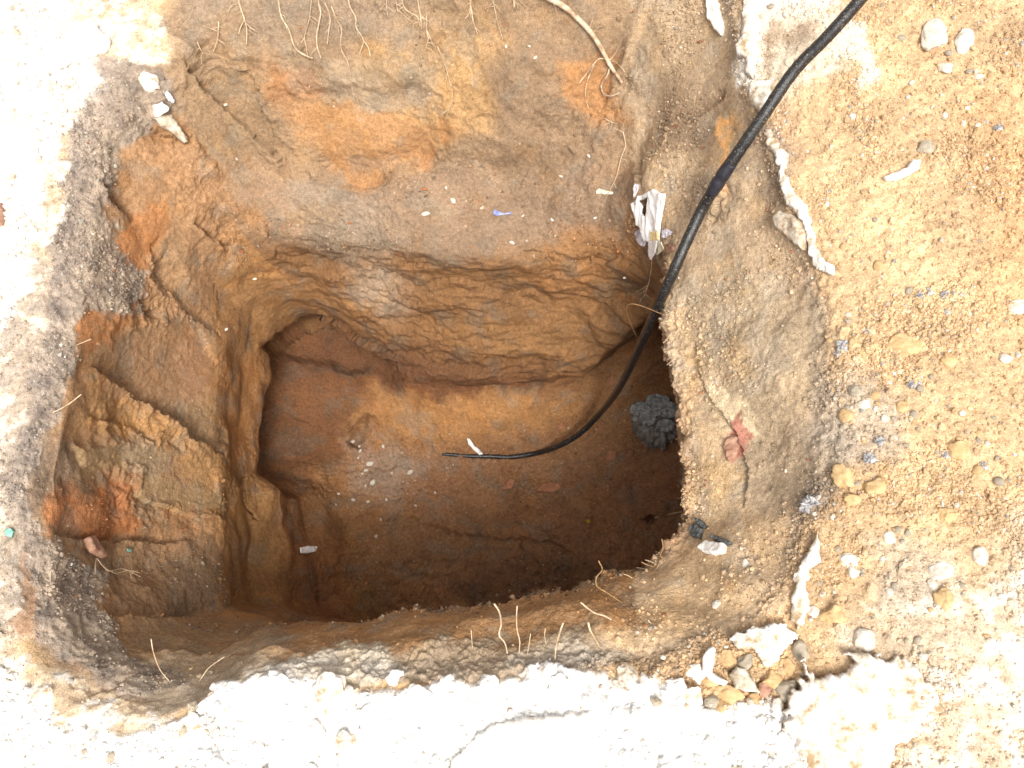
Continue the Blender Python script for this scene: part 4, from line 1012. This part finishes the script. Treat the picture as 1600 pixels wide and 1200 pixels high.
root('thick bark covered root curving down from the top edge, with side rootlets at its end', [
 ([(838,-14),(860,-2),(880,8),(905,30),(926,54),(943,80),(956,104),(972,130)], 5.5, 3.0),
 ([(950,92),(962,80),(974,66),(983,54)], 1.4, .8), ([(950,90),(965,84),(980,76)], 1.3, .8),
 ([(950,88),(934,92),(920,108),(902,133)], 1.8, 1.0), ([(924,104),(917,128),(914,148),(919,170)], 1.3, .8),
 ([(953,104),(949,118),(939,132),(944,144),(956,149),(968,146)], 2.0, 1.6), ([(958,92),(966,98),(974,108)], 1.5, .8),
 ([(918,46),(924,38),(928,24)], 1.0, .6), ([(926,50),(934,42),(940,40)], 1.0, .6)], mat='rootbark', off0=.006, off1=.02)
root('forked pale root at the left end of the hanging fringe', [([(372,-14),(373,2),(378,18),(382,34),(385,52),(387,68)], 2.0, .9), ([(382,34),(391,42),(402,49)], 1.3, .7), ([(381,30),(375,44),(371,56)], 1.1, .6), ([(375,8),(364,8),(359,20)], 1., .5)])
root('short crooked root left of the forked one', [([(342,34),(342,50),(340,64),(336,81)], 1.4, .7), ([(342,50),(330,46),(317,39)], .9, .5)])
root('tiny curled rootlet at the far left under the rim', [([(308,66),(310,76),(314,84)], 1.0, .5)])
root('long smooth root swinging right, third in the hanging fringe', [([(433,-14),(436,6),(440,26),(452,48),(460,72),(474,83),(491,90)], 1.7, 1.3)])
root('thin root ending in a small fork just left of the thickest straight one', [([(487,-14),(487,4),(484,30),(477,56),(480,70),(483,84)], 1.0, .6), ([(477,58),(473,66)], .8, .5)])
root('thickest straight wavy root in the hanging fringe', [([(499,-14),(499,4),(502,20),(499,40),(496,58),(498,74),(503,92)], 1.9, 1.3)])
root('short thin root right of the thickest straight one', [([(508,4),(516,26),(516,46),(513,68)], .9, .7)])
root('short slanting root in the middle of the left fringe', [([(518,10),(526,28),(533,40),(535,54)], 1.2, .9)])
root('zigzag root splitting into two tails', [([(543,-10),(547,8),(556,28),(557,44),(569,64),(563,84),(568,94),(576,107)], 1.3, .8), ([(569,64),(576,74),(580,87)], 1.1, .8)])
root('very fine long rootlet beneath the slanting root', [([(533,54),(534,76),(545,98),(550,122),(556,158)], .8, .5)])
root('tiny root tip left of the bent root at the top', [([(619,-12),(620,2),(621,15)], 1., .6)])
root('bent root leaning right at the top middle', [([(626,-12),(632,10),(642,20),(652,26),(660,40)], 1.3, .8)])
root('straight root right of the bent one', [([(651,-12),(655,10),(658,26),(661,42)], 1.3, .9)])
root('small forked rootlet lying on the orange patch', [([(667,24),(667,46),(669,60),(662,78)], 1., .7), ([(667,48),(674,64),(680,75)], 1., .6)])
root('fine long rootlet trailing down the orange patch', [([(684,72),(696,100),(704,130),(706,152),(699,190)], .8, .5)])
root('short knobbly root at the top middle', [([(737,-14),(736,2),(734,18),(725,28)], 1.5, .9)])
root('root tip with orange end right of the knobbly one', [([(731,-14),(736,10),(742,32),(746,54)], 1.2, .8)])
root('thin root sloping right beyond the root with orange end', [([(768,-14),(772,6),(778,34),(788,62)], 1.2, .7)])
root('short root by the thick bark root at the top', [([(800,-14),(803,0),(804,10)], 1.8, 1.2)])
root('two short root stubs side by side at the top', [([(604,-12),(605,4),(603,14)], 1.1, .7), ([(598,-12),(599,6)], .9, .5)])
root('fine rootlet crossing the paper scrap', [([(975,205),(978,226),(972,246),(964,272),(955,292),(944,314)], 1.1, .7), ([(975,208),(966,204)], .7, .4)], off0=.01, off1=.014)
root('faint curled rootlet on the right end of the far wall', [([(945,185),(955,189),(966,190)], 1.0, .6)])
root('straight thin stalk hanging below the white bag', [([(1026,398),(1022,425),(1019,450),(1016,472)], .9, .7)], off0=.02, off1=.05)
root('brown rootlet spreading from the lip behind the cable', [([(1048,512),(1034,518),(1018,540),(1008,556),(997,573)], 1.0, .6), ([(1046,492),(1034,496),(1018,506)], .8, .5), ([(1018,508),(1019,526),(1013,546)], .9, .5)], mat='rootbrown', off0=.03, off1=.25)
NG = 'roots sticking up from the near lip'
for lab, pl, r0, r1, mt, ri in [
 ('crooked pinkish root, tallest on the near lip', [(772,943),(780,956),(783,974),(780,992),(789,1005),(793,1022)], 1.9, 1.6, 'root', .05),
 ('slender root right of the tallest one on the near lip', [(808,946),(807,966),(808,984),(812,1002),(811,1020)], 1.2, 1.3, 'root', .045),
 ('pale stiff root leaning right on the near lip', [(880,973),(874,990),(869,1010),(867,1032)], 1.9, 1.6, 'root', .045),
 ('thick pale root lying slanted above the near lip', [(907,941),(918,950),(930,958),(944,962),(955,968)], 1.8, 1.8, 'root', .03),
 ('flat pale root stub slanting down near the tan corner', [(919,972),(922,984),(930,998),(938,1012)], 2.2, 2.0, 'root', .02),
 ('curly brown root at the right end of the near lip', [(935,876),(941,890),(932,902),(933,916),(950,927),(972,942)], 1.3, 1.3, 'rootbrown', .04),
 ('tiny root left of the tallest one on the near lip', [(736,984),(737,996),(738,1012)], .9, .8, 'root', .02),
 ('tiny slanting root between the slender and the stiff root', [(829,990),(827,1004),(823,1026)], 1., .9, 'root', .03),
 ('tiny root right of the tiny slanting one', [(852,982),(851,994),(853,1006)], .9, .8, 'root', .02),
 ('short twig stub pointing left at the tan corner', [(1002,878),(1010,882),(1022,886)], 1.5, 1.3, 'rootbrown', .0),
 ('small forked twig on the lip above the tan corner', [(1034,842),(1036,856),(1032,868),(1040,876)], 1.2, 1.1, 'rootbrown', .0),
 ('long thin root at the lower left of the pit', [(236,998),(240,1020),(250,1046),(266,1066)], 1.2, 1., 'root', .03),
 ('short slanted root right of the long lower left one', [(351,1026),(336,1036),(324,1046),(312,1064)], 1., 1., 'root', .03),
 ('pinkish twig pointing right from the dark soil on the left', [(127,616),(112,628),(98,637),(82,645)], 1.3, 1.4, 'root', .02),
 ('tiny twig above the pinkish one on the left', [(142,530),(132,534),(120,539)], 1.2, 1.0, 'root', .01),
 ('pale stick poking from the lip over the dark hole', [(1023,809),(1040,805),(1068,799)], 2.0, 1.7, 'root', .0),
 ('thin pale splinter on the lip above the pale stick', [(1040,742),(1048,750),(1062,762)], 1.3, 1.1, 'root', .0)]:
    root(lab, [(pl, r0, r1)], mode=jut, mat=mt, group=NG if 'near lip' in lab else None, rise=ri)
root('fine tangled rootlets below the pinkish stub on the lower left wall', [([(150,872),(162,888),(178,896),(198,894),(216,900)], 1.0, .6), ([(160,884),(168,894),(188,890),(215,906)], .8, .5), ([(150,872),(144,884),(143,896)], .9, .5)])
# ragged fine fibres along the right lip
for i, (x, y, dx, dy) in enumerate([(1048,495,-12,8),(1046,520,-10,16),(1050,545,-12,5),(1046,508,-14,-4),(1050,560,-8,10),(1060,780,-9,-4),(1020,880,-12,-5),(1008,890,-14,-3),(985,903,-10,-6)]):
    root('short frayed fibre on the edge of the right lip', [([(x+dx, y+dy), (x+dx*.5, y+dy*.7), (x+3, y)], .8, .9)], mode=jut, group='frayed fibres along the right lip', rise=.0, name='fibre')
